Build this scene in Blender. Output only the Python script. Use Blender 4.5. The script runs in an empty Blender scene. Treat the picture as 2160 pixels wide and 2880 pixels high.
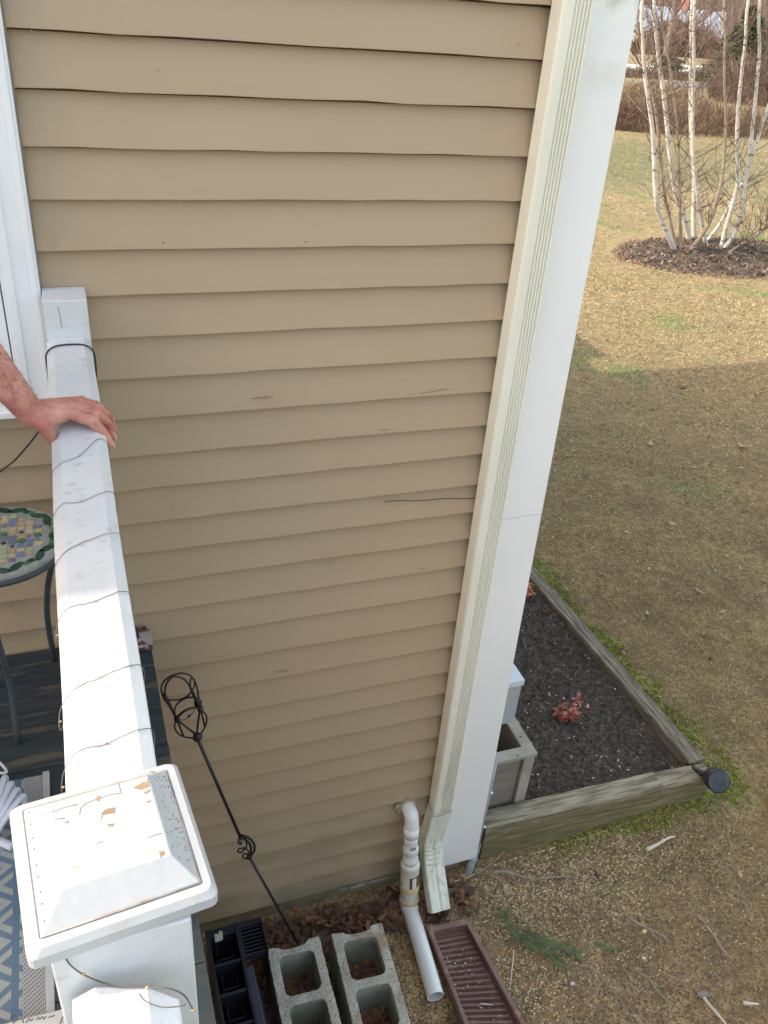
import bpy, bmesh, math, random
import numpy as np
from mathutils import Vector, Matrix
random.seed(7)
rng = np.random.default_rng(7)

# ------------------------------------------------------------------ camera
CAMR = Matrix(((0.9420, -0.3269, 0.0754), (-0.1139, -0.5231, -0.8446), (0.3156, 0.7871, -0.5300)))
CAMP = Vector((0.0631, -1.9194, 3.1026))
FPX = 2392.95                       # focal length in pixels of the 2160 x 2880 photograph
SC = bpy.context.scene
cd = bpy.data.cameras.new('camera')
cam = bpy.data.objects.new('camera', cd)
SC.collection.objects.link(cam)
SC.camera = cam
M = Matrix((CAMR[0], -Vector(CAMR[1]), -Vector(CAMR[2]))).transposed().to_4x4()
M.translation = CAMP
cam.matrix_world = M
cd.sensor_fit = 'VERTICAL'; cd.sensor_height = 24.0
cd.lens = FPX / 2880 * 24.0
cd.clip_start = 0.02; cd.clip_end = 2000

# ------------------------------------------------------------------ world, sun, exposure
SUN = Vector((-0.70, 0.15, 0.70)).normalized()
w = bpy.data.worlds.new('World'); SC.world = w; w.use_nodes = True
nt = w.node_tree; bg = nt.nodes['Background']
sky = nt.nodes.new('ShaderNodeTexSky'); sky.sky_type = 'NISHITA'; sky.sun_disc = False
sky.sun_elevation = math.asin(SUN.z); sky.sun_rotation = math.atan2(SUN.x, SUN.y)
sky.air_density = 1.0; sky.dust_density = 1.3; sky.ozone_density = 1.0
tint = nt.nodes.new('ShaderNodeMix'); tint.data_type = 'RGBA'; tint.blend_type = 'MULTIPLY'; tint.inputs[0].default_value = 1.0
tint.inputs[7].default_value = (1.24, 1.0, .74, 1)      # warm tint over the sky light, set for neutral white balance
nt.links.new(sky.outputs[0], tint.inputs[6]); nt.links.new(tint.outputs[2], bg.inputs[0]); bg.inputs[1].default_value = 0.15
ld = bpy.data.lights.new('sun', 'SUN'); ld.energy = 1.0; ld.angle = math.radians(0.5); ld.color = (1.0, 0.93, 0.83)
so = bpy.data.objects.new('sun', ld); SC.collection.objects.link(so)
so.rotation_euler = (-SUN).to_track_quat('-Z', 'Y').to_euler()
SC.view_settings.view_transform = 'Standard'; SC.view_settings.look = 'None'
SC.view_settings.gamma = 1.0; SC.view_settings.use_curve_mapping = False
SC.view_settings.exposure = 2.10

# ------------------------------------------------------------------ helpers
S = 2160 / 1659.0
def ray(x, y):
    return CAMR.transposed() @ Vector(((x*S-1080)/FPX, (y*S-1440)/FPX, 1))
def gz(x, y, z):
    d = ray(x, y); return CAMP + d*((z-CAMP.z)/d.z)
def gy(x, y, Y):
    d = ray(x, y); return CAMP + d*((Y-CAMP.y)/d.y)
def gx(x, y, X):
    d = ray(x, y); return CAMP + d*((X-CAMP.x)/d.x)

class MB:
    """collects shapes of one object"""
    def __init__(s): s.v = []; s.f = []; s.m = []; s.s = []
    def add(s, vs, fs, mi=0, smooth=False):
        o = len(s.v); s.v += [tuple(v) for v in vs]
        for f in fs: s.f.append(tuple(o+i for i in f)); s.m.append(mi); s.s.append(smooth)
    def box(s, a, b, mi=0, R=None, at=None):
        x0, y0, z0 = a; x1, y1, z1 = b
        vs = [Vector(p) for p in ((x0,y0,z0),(x1,y0,z0),(x1,y1,z0),(x0,y1,z0),(x0,y0,z1),(x1,y0,z1),(x1,y1,z1),(x0,y1,z1))]
        if R is not None: vs = [R @ v for v in vs]
        if at is not None: vs = [v+Vector(at) for v in vs]
        s.add(vs, ((0,3,2,1),(4,5,6,7),(0,1,5,4),(1,2,6,5),(2,3,7,6),(3,0,4,7)), mi)
    def prism(s, prof, fn, t0, t1, mi=0, smooth=False):
        """profile points (a,b) swept from t0 to t1; fn(a,b,t) -> point"""
        n = len(prof); vs = [fn(a,b,t0) for a,b in prof]+[fn(a,b,t1) for a,b in prof]
        fs = [(i,(i+1)%n,(i+1)%n+n,i+n) for i in range(n)]
        s.add(vs, fs, mi, smooth); s.add(vs[:n], [tuple(range(n))[::-1]], mi); s.add(vs[n:], [tuple(range(n))], mi)
    def tube(s, pts, r, n=10, mi=0, caps=True, smooth=True, closed=False):
        pts = [Vector(p) for p in pts]; k = len(pts)
        rr = r if isinstance(r, (list, tuple)) else [r]*k
        vs = []; up = None
        for i, p in enumerate(pts):
            if closed: t = pts[(i+1)%k]-pts[i-1]
            else: t = pts[min(i+1,k-1)]-pts[max(i-1,0)]
            if t.length < 1e-9: t = Vector((0,0,1))
            t.normalize()
            if up is None:
                up = Vector((0,0,1)) if abs(t.z) < .9 else Vector((1,0,0))
            up = up - t*up.dot(t)
            if up.length < 1e-6: up = t.orthogonal()
            up.normalize(); sd = t.cross(up)
            for j in range(n):
                a = 2*math.pi*j/n; vs.append(p+(up*math.cos(a)+sd*math.sin(a))*rr[i])
        fs = []
        for i in range(k if closed else k-1):
            for j in range(n):
                fs.append((i*n+j, i*n+(j+1)%n, ((i+1)%k)*n+(j+1)%n, ((i+1)%k)*n+j))
        s.add(vs, fs, mi, smooth)
        if caps and not closed:
            s.add(vs[:n], [tuple(range(n))[::-1]], mi); s.add(vs[-n:], [tuple(range(n))], mi)
    def lathe(s, prof, c, axis=(0,0,1), n=32, mi=0, smooth=True):
        ax = Vector(axis).normalized(); u = ax.orthogonal().normalized(); w_ = ax.cross(u); c = Vector(c)
        vs = []
        for r, h in prof:
            for j in range(n):
                a = 2*math.pi*j/n; vs.append(c+ax*h+(u*math.cos(a)+w_*math.sin(a))*r)
        fs = [(i*n+j, i*n+(j+1)%n, (i+1)*n+(j+1)%n, (i+1)*n+j) for i in range(len(prof)-1) for j in range(n)]
        s.add(vs, fs, mi, smooth)
    def blob(s, c, r, mi=0, seed=0, k=0.2, n=6):
        rg = random.Random(seed); vs = []; fs = []
        for i in range(1, n):
            for j in range(n+2):
                t = math.pi*i/n; a = 2*math.pi*j/(n+2); q = 1+rg.uniform(-k, k)
                vs.append((c[0]+r[0]*q*math.sin(t)*math.cos(a), c[1]+r[1]*q*math.sin(t)*math.sin(a), c[2]+r[2]*q*math.cos(t)))
        m = n+2
        for i in range(n-2):
            for j in range(m): fs.append((i*m+j, (i+1)*m+j, (i+1)*m+(j+1)%m, i*m+(j+1)%m))
        fs.append(tuple(range(m))); fs.append(tuple(range((n-2)*m, (n-1)*m))[::-1])
        s.add(vs, fs, mi, True)
    def build(s, name, mats, parent=None, bevel=0, seg=2):
        me = bpy.data.meshes.new(name); me.from_pydata(s.v, [], s.f); me.update()
        if not isinstance(mats, (list, tuple)): mats = [mats]
        for m in mats: me.materials.append(m)
        me.polygons.foreach_set('material_index', s.m); me.polygons.foreach_set('use_smooth', s.s)
        bm = bmesh.new(); bm.from_mesh(me); bmesh.ops.remove_doubles(bm, verts=bm.verts, dist=1e-6)
        bmesh.ops.recalc_face_normals(bm, faces=bm.faces); bm.to_mesh(me); bm.free()
        o = bpy.data.objects.new(name, me); SC.collection.objects.link(o)
        if parent: attach(o, parent)
        if bevel:
            b = o.modifiers.new('bevel', 'BEVEL'); b.width = bevel; b.segments = seg; b.limit_method = 'ANGLE'; b.angle_limit = math.radians(40)
            b.harden_normals = False
        return o
def attach(o, parent):
    o.parent = parent
    o.matrix_parent_inverse = Matrix.Translation(-Vector(parent.location))
def thing(name, label, cat, loc=(0,0,0), group=None):
    o = bpy.data.objects.new(name, None); SC.collection.objects.link(o); o.location = loc; o.empty_display_size = .1
    return tag(o, label, cat, group)
def tag(o, label=None, cat=None, group=None, kind=None):
    if label: o['label'] = label
    if cat: o['category'] = cat
    if group: o['group'] = group
    if kind: o['kind'] = kind
    return o
def fastmesh(name, V, F, mats, mi=None, smooth=False, parent=None):
    """V (n,3) array, F (m,k) array"""
    me = bpy.data.meshes.new(name); V = np.asarray(V, dtype=np.float32); F = np.asarray(F, dtype=np.int32)
    me.vertices.add(len(V)); me.vertices.foreach_set('co', V.ravel())
    k = F.shape[1]; me.loops.add(F.size); me.loops.foreach_set('vertex_index', F.ravel())
    me.polygons.add(len(F)); me.polygons.foreach_set('loop_start', np.arange(len(F), dtype=np.int32)*k)
    me.polygons.foreach_set('loop_total', np.full(len(F), k, dtype=np.int32))
    if not isinstance(mats, (list, tuple)): mats = [mats]
    for m in mats: me.materials.append(m)
    if mi is not None: me.polygons.foreach_set('material_index', np.asarray(mi, dtype=np.int32))
    me.polygons.foreach_set('use_smooth', np.full(len(F), smooth)); me.update(calc_edges=True); me.validate()
    o = bpy.data.objects.new(name, me); SC.collection.objects.link(o)
    if parent: attach(o, parent)
    return o
def plate(mb, outer, holes, fn, z0, z1, mi=0, mside=None):
    """2-D outline with holes, extruded; fn(a,b,z) -> point"""
    bm = bmesh.new(); es = []; loops = []
    for lp in [outer]+holes:
        vs = [bm.verts.new((a, b, 0)) for a, b in lp]; loops.append(vs)
        for i in range(len(vs)): es.append(bm.edges.new((vs[i], vs[(i+1) % len(vs)])))
    bmesh.ops.triangle_fill(bm, use_beauty=True, use_dissolve=False, edges=es)
    bm.verts.index_update()
    co = [v.co.copy() for v in bm.verts]; fs = [tuple(v.index for v in f.verts) for f in bm.faces]
    mb.add([fn(c.x, c.y, z1) for c in co], fs, mi); mb.add([fn(c.x, c.y, z0) for c in co], [f[::-1] for f in fs], mi)
    for lp in [outer]+holes:
        n = len(lp)
        mb.add([fn(a, b, z0) for a, b in lp]+[fn(a, b, z1) for a, b in lp], [(i, (i+1) % n, (i+1) % n+n, i+n) for i in range(n)], mi if mside is None else mside)
    bm.free()
def rrect(x0, y0, x1, y1, r, n=5):
    out = []
    for cx, cy, a0 in ((x1-r,y1-r,0),(x0+r,y1-r,90),(x0+r,y0+r,180),(x1-r,y0+r,270)):
        for i in range(n+1):
            a = math.radians(a0+90*i/n); out.append((cx+r*math.cos(a), cy+r*math.sin(a)))
    return out
def catmull(P, n=6):
    P = [Vector(p) for p in P]; Q = [P[0]*2-P[1]]+P+[P[-1]*2-P[-2]]; out = []
    for i in range(1, len(Q)-2):
        for j in range(n):
            t = j/n; a, b, c, d = Q[i-1], Q[i], Q[i+1], Q[i+2]
            out.append(.5*((2*b)+(c-a)*t+(2*a-5*b+4*c-d)*t*t+(3*b-a-3*c+d)*t**3))
    out.append(P[-1]); return out

# ------------------------------------------------------------------ materials
MATS = {}
def mat(name, c1, c2=None, scale=8, rough=.6, bump=0, bscale=None, detail=6, c3=None, s3=30, t3=(.55,.65), stretch=(1,1,1), lo=.35, hi=.65, spec=.5, metal=0, coat=0, extra=None, sss=0):
    m = bpy.data.materials.new(name); m.use_nodes = True; MATS[name] = m
    N = m.node_tree.nodes; L = m.node_tree.links; b = N['Principled BSDF']
    b.inputs['Roughness'].default_value = rough; b.inputs['Specular IOR Level'].default_value = spec; b.inputs['Metallic'].default_value = metal
    if coat: b.inputs['Coat Weight'].default_value = coat
    geo = N.new('ShaderNodeNewGeometry'); mp = N.new('ShaderNodeMapping'); mp.inputs['Scale'].default_value = stretch
    L.new(geo.outputs['Position'], mp.inputs[0]); vec = mp.outputs[0]
    def noise(sc, det=detail, rg=.55):
        n = N.new('ShaderNodeTexNoise'); n.inputs['Scale'].default_value = sc; n.inputs['Detail'].default_value = det; n.inputs['Roughness'].default_value = rg
        L.new(vec, n.inputs['Vector']); return n.outputs[0]
    def ramp(fac, a, bb, ca=(0,0,0), cb=(1,1,1)):
        r = N.new('ShaderNodeValToRGB'); r.color_ramp.elements[0].position = a; r.color_ramp.elements[1].position = bb
        r.color_ramp.elements[0].color = (*ca, 1); r.color_ramp.elements[1].color = (*cb, 1); L.new(fac, r.inputs[0]); return r.outputs[0]
    def mix(fac, a, bb):
        x = N.new('ShaderNodeMix'); x.data_type = 'RGBA'; L.new(fac, x.inputs[0])
        for s_, v in ((6, a), (7, bb)):
            if isinstance(v, tuple): x.inputs[s_].default_value = (*v, 1)
            else: L.new(v, x.inputs[s_])
        return x.outputs[2]
    col = None
    if c2 is not None: col = ramp(noise(scale), lo, hi, c1, c2)
    if c3 is not None: col = mix(ramp(noise(s3), *t3), col if col is not None else c1, c3)
    if extra: col = extra(N, L, vec, geo, noise, ramp, mix, col if col is not None else c1)
    if col is not None: L.new(col, b.inputs['Base Color'])
    else: b.inputs['Base Color'].default_value = (*c1, 1)
    if bump:
        bn = N.new('ShaderNodeBump'); bn.inputs['Strength'].default_value = 1; bn.inputs['Distance'].default_value = bump
        L.new(noise(bscale or scale*3), bn.inputs['Height']); L.new(bn.outputs[0], b.inputs['Normal'])
    if sss:
        b.inputs['Subsurface Weight'].default_value = sss; b.inputs['Subsurface Radius'].default_value = (.012, .005, .003); b.inputs['Subsurface Scale'].default_value = 1
    return m
def sepz(N, L, geo, i=2):
    s_ = N.new('ShaderNodeSeparateXYZ'); L.new(geo.outputs['Position'], s_.inputs[0]); return s_.outputs[i]
def mrange(N, L, v, a, b_, c=0., d=1.):
    r = N.new('ShaderNodeMapRange'); r.clamp = True; L.new(v, r.inputs[0])
    for i, x in enumerate((a, b_, c, d)): r.inputs[i+1].default_value = x
    return r.outputs[0]
def mul(N, L, a, b_):
    r = N.new('ShaderNodeMath'); r.operation = 'MULTIPLY'; L.new(a, r.inputs[0])
    if isinstance(b_, (int, float)): r.inputs[1].default_value = b_
    else: L.new(b_, r.inputs[1])
    return r.outputs[0]

def siding_extra(N, L, vec, geo, noise, ramp, mix, col):
    z = sepz(N, L, geo)
    # splash dirt and algae low on the wall, wear scratches mid height
    low = mrange(N, L, z, .75, .12, 0, 1)
    col = mix(mul(N, L, mul(N, L, low, ramp(noise(3.), .42, .6)), .55), col, (.20, .175, .10))
    mp = N.new('ShaderNodeMapping'); mp.inputs['Scale'].default_value = (6, 1, 60); L.new(geo.outputs['Position'], mp.inputs[0])
    n = N.new('ShaderNodeTexNoise'); n.inputs['Scale'].default_value = 2.2; n.inputs['Detail'].default_value = 8; L.new(mp.outputs[0], n.inputs['Vector'])
    col = mix(mul(N, L, ramp(n.outputs[0], .67, .75), .32), col, (.25, .19, .13)); col = mix(mul(N, L, ramp(noise(1.1, 5), .4, .65), .10), col, (.30, .23, .15))
    return col
m_siding = mat('siding_paint', (.424, .310, .196), (.454, .336, .216), scale=2.2, rough=.55, bump=.0006, bscale=90, stretch=(1, 1, 2.5), lo=.3, hi=.7, extra=siding_extra)
m_crack = mat('crack_dark', (.05, .04, .03), rough=.9)
def white_extra(N, L, vec, geo, noise, ramp, mix, col):
    col = mix(mul(N, L, ramp(noise(45, 8), .60, .68), .45), col, (.42, .39, .33))
    col = mix(mul(N, L, ramp(noise(14, 9, .7), .50, .66), .25), col, (.50, .50, .46))
    return mix(mul(N, L, ramp(noise(230, 2), .69, .73), .4), col, (.34, .31, .26))
m_white = mat('white_trim', (.80, .81, .82), (.86, .86, .86), scale=3, rough=.45, bump=.0004, bscale=60)
m_rail = mat('white_rail_paint', (.61, .63, .64), (.68, .69, .69), scale=5, rough=.5, bump=.0009, bscale=70, extra=white_extra)
m_cap = mat('white_cap_paint', (.45, .46, .465), (.50, .505, .50), scale=9, rough=.5, bump=.0007, bscale=90, extra=white_extra)
def board_extra(N, L, vec, geo, noise, ramp, mix, col):
    z = sepz(N, L, geo)
    return mix(mul(N, L, mrange(N, L, z, 2.9, 3.1), ramp(noise(7), .45, .6)), col, (.55, .54, .42))
m_board = mat('white_corner_board', (.88, .86, .82), (.91, .90, .86), scale=2, rough=.42, bump=.0004, bscale=30, extra=board_extra)
def spout_extra(N, L, vec, geo, noise, ramp, mix, col):
    z = sepz(N, L, geo)
    a = mul(N, L, mrange(N, L, z, 1.15, .25), ramp(noise(9), .46, .66))
    col = mix(mul(N, L, a, .45), col, (.40, .40, .20))
    b_ = mul(N, L, mul(N, L, mrange(N, L, z, .34, .24), mrange(N, L, z, .10, .17)), ramp(noise(24), .50, .66))
    return mix(mul(N, L, b_, .35), col, (.20, .175, .08))
m_spout = mat('cream_aluminium', (.80, .775, .645), (.85, .825, .70), scale=4, rough=.4, stretch=(3, 3, .8), extra=spout_extra)
m_pvc = mat('white_pvc', (.82, .80, .75), (.86, .84, .79), scale=5, rough=.3)
m_pvc_old = mat('yellowed_pvc', (.70, .68, .62), (.74, .72, .66), scale=7, rough=.4)
m_glue = mat('dried_cement_ring', (.72, .56, .33), (.60, .40, .18), scale=40, rough=.4)
m_ink = mat('dark_print', (.05, .05, .06), rough=.6)
m_grey_pvc = mat('grey_conduit', (.30, .32, .34), (.36, .38, .40), scale=9, rough=.45)
m_metal_box = mat('grey_enamel', (.36, .39, .41), (.40, .43, .45), scale=3, rough=.35)
m_found = mat('foundation_parge', (.30, .25, .15), (.19, .155, .09), scale=5, rough=.9, bump=.004, bscale=25, c3=(.20, .12, .075), s3=3.5, t3=(.52, .62))
m_chip = mat('chipped_parge', (.50, .48, .43), (.32, .27, .21), scale=40, rough=.9)
def deck_extra(N, L, vec, geo, noise, ramp, mix, col):
    col = mix(ramp(noise(6, 9), .56, .63), col, (.095, .08, .058))
    y = sepz(N, L, geo, 1)
    a = mul(N, L, mrange(N, L, y, -.5, -.95), ramp(noise(4), .25, .5))
    return mix(mul(N, L, a, .6), col, (.13, .15, .135))
m_deck = mat('worn_blue_deck_stain', (.018, .026, .030), (.035, .046, .050), scale=10, rough=.85, bump=.002, bscale=20, stretch=(.6, 4, 1), extra=deck_extra)
m_bare = mat('bare_board_end', (.42, .36, .32), (.52, .48, .45), scale=18, rough=.8, c3=(.12, .04, .035), s3=22, t3=(.50, .54), bump=.001)
m_iron = mat('black_iron', (.012, .012, .016), (.02, .02, .026), scale=30, rough=.45, bump=.0003, bscale=200)
m_cable = mat('black_cable', (.02, .02, .022), rough=.5)
m_wire = mat('copper_fairy_wire', (.20, .17, .14), (.12, .10, .09), scale=60, rough=.5, metal=.3)
m_bulb = mat('amber_bulb', (.50, .34, .15), rough=.25, coat=.5)
def conc_extra(N, L, vec, geo, noise, ramp, mix, col):
    return mix(mul(N, L, ramp(noise(160, 3), .58, .64), .75), col, (.12, .115, .09))
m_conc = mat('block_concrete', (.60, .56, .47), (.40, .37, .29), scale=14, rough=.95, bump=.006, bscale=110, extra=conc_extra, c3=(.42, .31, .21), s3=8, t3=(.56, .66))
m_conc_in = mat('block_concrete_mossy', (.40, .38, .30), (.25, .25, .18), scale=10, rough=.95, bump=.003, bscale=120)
m_splash = mat('brown_plastic', (.20, .105, .085), (.25, .135, .11), scale=6, rough=.42, bump=.0003, bscale=60, c3=(.30, .215, .14), s3=16, t3=(.54, .66))
m_black = mat('black_plastic', (.012, .014, .022), (.022, .024, .034), scale=10, rough=.42)
m_blackg = mat('dusty_black_plastic', (.04, .048, .06), (.06, .07, .085), scale=8, rough=.55)
m_timber = mat('weathered_timber', (.135, .120, .090), (.26, .235, .19), scale=7, rough=.95, bump=.003, bscale=30, stretch=(1, 6, 6), lo=.3, hi=.7)
def timber_moss(N, L, vec, geo, noise, ramp, mix, col):
    z = sepz(N, L, geo)
    return mix(mul(N, L, mrange(N, L, z, .20, .14), .8), col, mix(ramp(noise(8), .4, .6), (.14, .115, .040), (.24, .195, .085)))
m_timber_x = mat('mossy_timber', (.165, .14, .09), (.40, .345, .24), scale=9, rough=.95, bump=.006, bscale=26, stretch=(.8, 7, 7), lo=.38, hi=.62, extra=timber_moss)
m_timber_y = mat('grey_timber', (.10, .080, .055), (.31, .26, .185), scale=9, rough=.95, bump=.006, bscale=26, stretch=(8, .8, 8), lo=.3, hi=.7)
m_planter = mat('grey_planter_wood', (.28, .25, .19), (.46, .42, .33), scale=6, rough=.95, bump=.002, bscale=40, stretch=(1.5, 1.5, 1), lo=.3, hi=.7)
m_planter_p = mat('brown_planter_panel', (.22, .185, .145), (.30, .255, .205), scale=7, rough=.95, bump=.002, bscale=40, stretch=(1, 1, 6), lo=.3, hi=.7)
m_soil = mat('dark_soil', (.03, .026, .022), (.015, .013, .01), scale=40, rough=1, bump=.006, bscale=60)
m_mulch = mat('black_mulch', (.034, .028, .021), (.105, .082, .062), scale=38, rough=.95, bump=.012, bscale=55, c3=(.15, .095, .06), s3=50, t3=(.56, .66))
m_mulchchip = mat('mulch_chips', (.020, .017, .014), (.16, .125, .10), scale=60, rough=.9, lo=.35, hi=.7, c3=(.20, .13, .08), s3=60, t3=(.56, .66))
m_pine = mat('pine_straw', (.20, .11, .06), (.30, .18, .10), scale=20, rough=.9)

def ground_extra(N, L, vec, geo, noise, ramp, mix, col):
    x = sepz(N, L, geo, 0); y = sepz(N, L, geo, 1)
    # bare sandy soil near the house corner, thatch further out, straw lawn beyond
    straw = mix(mul(N, L, ramp(noise(1.3, 8, .75), .48, .62), .55), ramp(noise(9, 10, .85), .36, .62, (.135, .100, .045), (.325, .258, .130)), (.165, .122, .060))
    thatch = mix(ramp(noise(75, 3, .7), .50, .58), ramp(noise(11, 10, .85), .36, .64, (.14, .088, .034), (.44, .305, .130)), (.16, .10, .042))
    far = mul(N, L, mrange(N, L, y, 2.0, 6.0), 1.0)
    thatch = mix(mul(N, L, ramp(noise(1.9, 8, .75), .46, .60), .6), thatch, (.125, .080, .036)); c = mix(far, thatch, straw); c = mix(mrange(N, L, y, -1.3, -2.0), c, straw)
    green = mix(ramp(noise(1.1, 6, .6), .56, .66), c, (.135, .165, .05))
    c = mix(mrange(N, L, y, .8, 3.0), c, green)
    shade_band = mul(N, L, mul(N, L, mrange(N, L, y, 12.2, 13.8), mrange(N, L, y, 19.5, 18.0)), mrange(N, L, x, 17.5, 13.5, .35, 1))  # green lawn band, darkened to paint in the tree shade
    c = mix(mul(N, L, shade_band, .85), c, ramp(noise(4), .3, .7, (.085, .095, .036), (.165, .15, .07)))
    dirt = mix(ramp(noise(90, 3, .7), .48, .57), ramp(noise(18, 10, .85), .36, .62, (.20, .125, .055), (.72, .50, .25)), (.18, .112, .052)); dirt = mix(mul(N, L, ramp(noise(3.2, 7, .7), .46, .60), .5), dirt, (.12, .072, .034))
    dm = mul(N, L, mrange(N, L, y, .15, -.12), mrange(N, L, x, 2.45, 1.75))
    c = mix(dm, c, dirt)
    def lin(ax_, v0, bx_=None):
        m_ = N.new('ShaderNodeMath'); m_.operation = 'MULTIPLY_ADD'; L.new(y, m_.inputs[0]); m_.inputs[1].default_value = ax_; L.new(x, m_.inputs[2]); return m_.outputs[0]
    u = lin(.0466, 0); nn_ = noise(6, 6)
    sm = N.new('ShaderNodeMath'); sm.operation = 'MULTIPLY_ADD'; L.new(nn_, sm.inputs[0]); sm.inputs[1].default_value = -.42; L.new(u, sm.inputs[2])
    ms = mul(N, L, mul(N, L, mrange(N, L, sm.outputs[0], 2.575, 2.515), mrange(N, L, u, 2.53, 2.55)), mul(N, L, mrange(N, L, y, -.06, .02), mrange(N, L, y, 2.6, 2.2)))
    sf = N.new('ShaderNodeMath'); sf.operation = 'MULTIPLY_ADD'; L.new(nn_, sf.inputs[0]); sf.inputs[1].default_value = .34; L.new(y, sf.inputs[2])
    mf = mul(N, L, mul(N, L, mrange(N, L, sf.outputs[0], .055, .095), mrange(N, L, y, .05, .02)), mul(N, L, mrange(N, L, x, 1.65, 2.0), mrange(N, L, x, 2.80, 2.68)))
    mosscol = ramp(noise(38, 5), .38, .62, (.075, .10, .012), (.25, .26, .035))
    c = mix(ms, c, mosscol); c = mix(mf, c, mosscol)
    ochre = mul(N, L, mul(N, L, mrange(N, L, x, 1.25, 1.32), mrange(N, L, x, 1.62, 1.45)), mrange(N, L, y, -.28, -.40))
    c = mix(mul(N, L, ochre, ramp(noise(9), .35, .5)), c, (.36, .21, .085))
    return c
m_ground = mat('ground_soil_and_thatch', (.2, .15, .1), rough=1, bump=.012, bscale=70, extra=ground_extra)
m_blade = [mat('straw_blade', (.52, .43, .23), (.36, .28, .14), scale=35, rough=.9),
           mat('brown_blade', (.36, .24, .11), (.20, .125, .055), scale=35, rough=.9),
           mat('green_blade', (.17, .21, .06), (.10, .14, .035), scale=20, rough=.8)]
m_moss = mat('moss', (.13, .15, .012), (.24, .24, .03), scale=25, rough=1, bump=.004, bscale=120, c3=(.05, .07, .01), s3=14, t3=(.55, .68))
m_mosst = [mat('moss_tips', (.21, .24, .02), (.34, .33, .05), scale=40, rough=1), mat('moss_dark', (.08, .12, .012), (.14, .17, .02), scale=40, rough=1), m_blade[0]]
m_gravel = [mat('yellow_gravel', (.74, .56, .27), (.82, .68, .42), scale=50, rough=.8), mat('pale_gravel', (.66, .55, .40), (.48, .37, .24), scale=50, rough=.8), mat('brown_gravel', (.17, .115, .07), (.26, .185, .11), scale=50, rough=.85)]
m_leaf = [mat('brown_dead_leaf', (.17, .075, .035), (.27, .13, .065), scale=30, rough=.7), mat('dark_dead_leaf', (.085, .04, .025), (.14, .07, .04), scale=30, rough=.7), mat('pale_dead_leaf', (.42, .26, .17), (.50, .36, .25), scale=30, rough=.75)]
m_stick = mat('stick_bark', (.24, .18, .125), (.42, .34, .25), scale=40, rough=.9)
m_palestick = mat('peeled_stick', (.58, .50, .36), (.68, .62, .50), scale=30, rough=.8)
m_needle = mat('pine_needles', (.065, .10, .030), (.20, .25, .10), scale=30, rough=.6)
m_red = [mat('red_leaves', (.42, .05, .06), (.74, .34, .29), scale=60, rough=.6), mat('rust_leaves', (.30, .06, .03), (.42, .12, .06), scale=60, rough=.7)]
m_orange = mat('orange_leaves', (.50, .14, .06), (.58, .24, .12), scale=60, rough=.7)
m_twig = mat('thin_twig', (.20, .12, .07), (.28, .18, .11), scale=50, rough=.9)
def birch_extra(N, L, vec, geo, noise, ramp, mix, col):
    mp = N.new('ShaderNodeMapping'); mp.inputs['Scale'].default_value = (3, 3, 16); L.new(geo.outputs['Position'], mp.inputs[0])
    n = N.new('ShaderNodeTexNoise'); n.inputs['Scale'].default_value = 1.6; n.inputs['Detail'].default_value = 5; L.new(mp.outputs[0], n.inputs['Vector'])
    return mix(mul(N, L, ramp(n.outputs[0], .61, .67), .85), col, (.10, .08, .065))
m_birch = mat('birch_bark', (.52, .48, .42), (.74, .71, .65), scale=4, rough=.8, extra=birch_extra)
m_birchb = mat('brown_birch_bark', (.30, .22, .16), (.42, .33, .25), scale=6, rough=.85, extra=birch_extra)
m_btwig = mat('birch_twig', (.13, .085, .07), (.20, .14, .115), scale=8, rough=.9)
m_brush = [mat('bare_brush', (.12, .078, .060), (.18, .125, .095), scale=3, rough=1), mat('golden_brush', (.22, .16, .085), (.33, .25, .14), scale=3, rough=1), mat('red_brush', (.12, .062, .045), (.16, .09, .064), scale=3, rough=1)]
m_wood = mat('far_bare_wood', (.16, .125, .115), (.24, .19, .17), scale=.3, rough=1)
m_ever = [mat('evergreen', (.028, .045, .018), (.05, .07, .028), scale=2, rough=.9), mat('evergreen_pale', (.06, .085, .03), (.09, .11, .045), scale=2, rough=.9)]  # two green tones, mixed at random over each crown
m_hill = mat('hill_floor', (.13, .095, .08), (.20, .15, .12), scale=.15, rough=1)
m_road = mat('asphalt', (.13, .13, .14), (.17, .17, .18), scale=2, rough=.9)
m_drive = mat('pale_concrete', (.55, .52, .46), (.62, .59, .54), scale=1, rough=.9)
m_roof = mat('grey_shingles', (.20, .23, .28), (.27, .30, .35), scale=1.5, rough=.8)
m_hwall = mat('white_house_wall', (.62, .64, .62), (.70, .71, .69), scale=1, rough=.7)
m_glass = mat('window_glass', (.04, .05, .06), rough=.08)
m_brick = mat('chimney_brick', (.36, .16, .12), (.42, .21, .16), scale=4, rough=.9)
m_skin = mat('skin', (.46, .17, .125), (.62, .30, .235), scale=22, rough=.5, bump=.0012, bscale=55, c3=(.42, .13, .105), s3=38, t3=(.54, .68), sss=.12)
m_nail = mat('fingernail', (.66, .40, .34), rough=.3)
m_hair = mat('grey_brown_hair', (.10, .08, .06), (.16, .13, .10), scale=60, rough=.7)
m_shirt = mat('navy_shirt', (.03, .04, .08), (.045, .055, .10), scale=30, rough=.9)
m_jeans = mat('blue_jeans', (.05, .08, .15), (.08, .11, .19), scale=80, rough=.9)
m_shoe = mat('brown_shoe', (.09, .05, .03), rough=.6)
m_peel = mat('bare_cap_wood', (.36, .25, .14), (.28, .19, .11), scale=60, rough=.9)
m_pcrack = mat('paint_crack', (.20, .17, .14), rough=.9)

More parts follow.
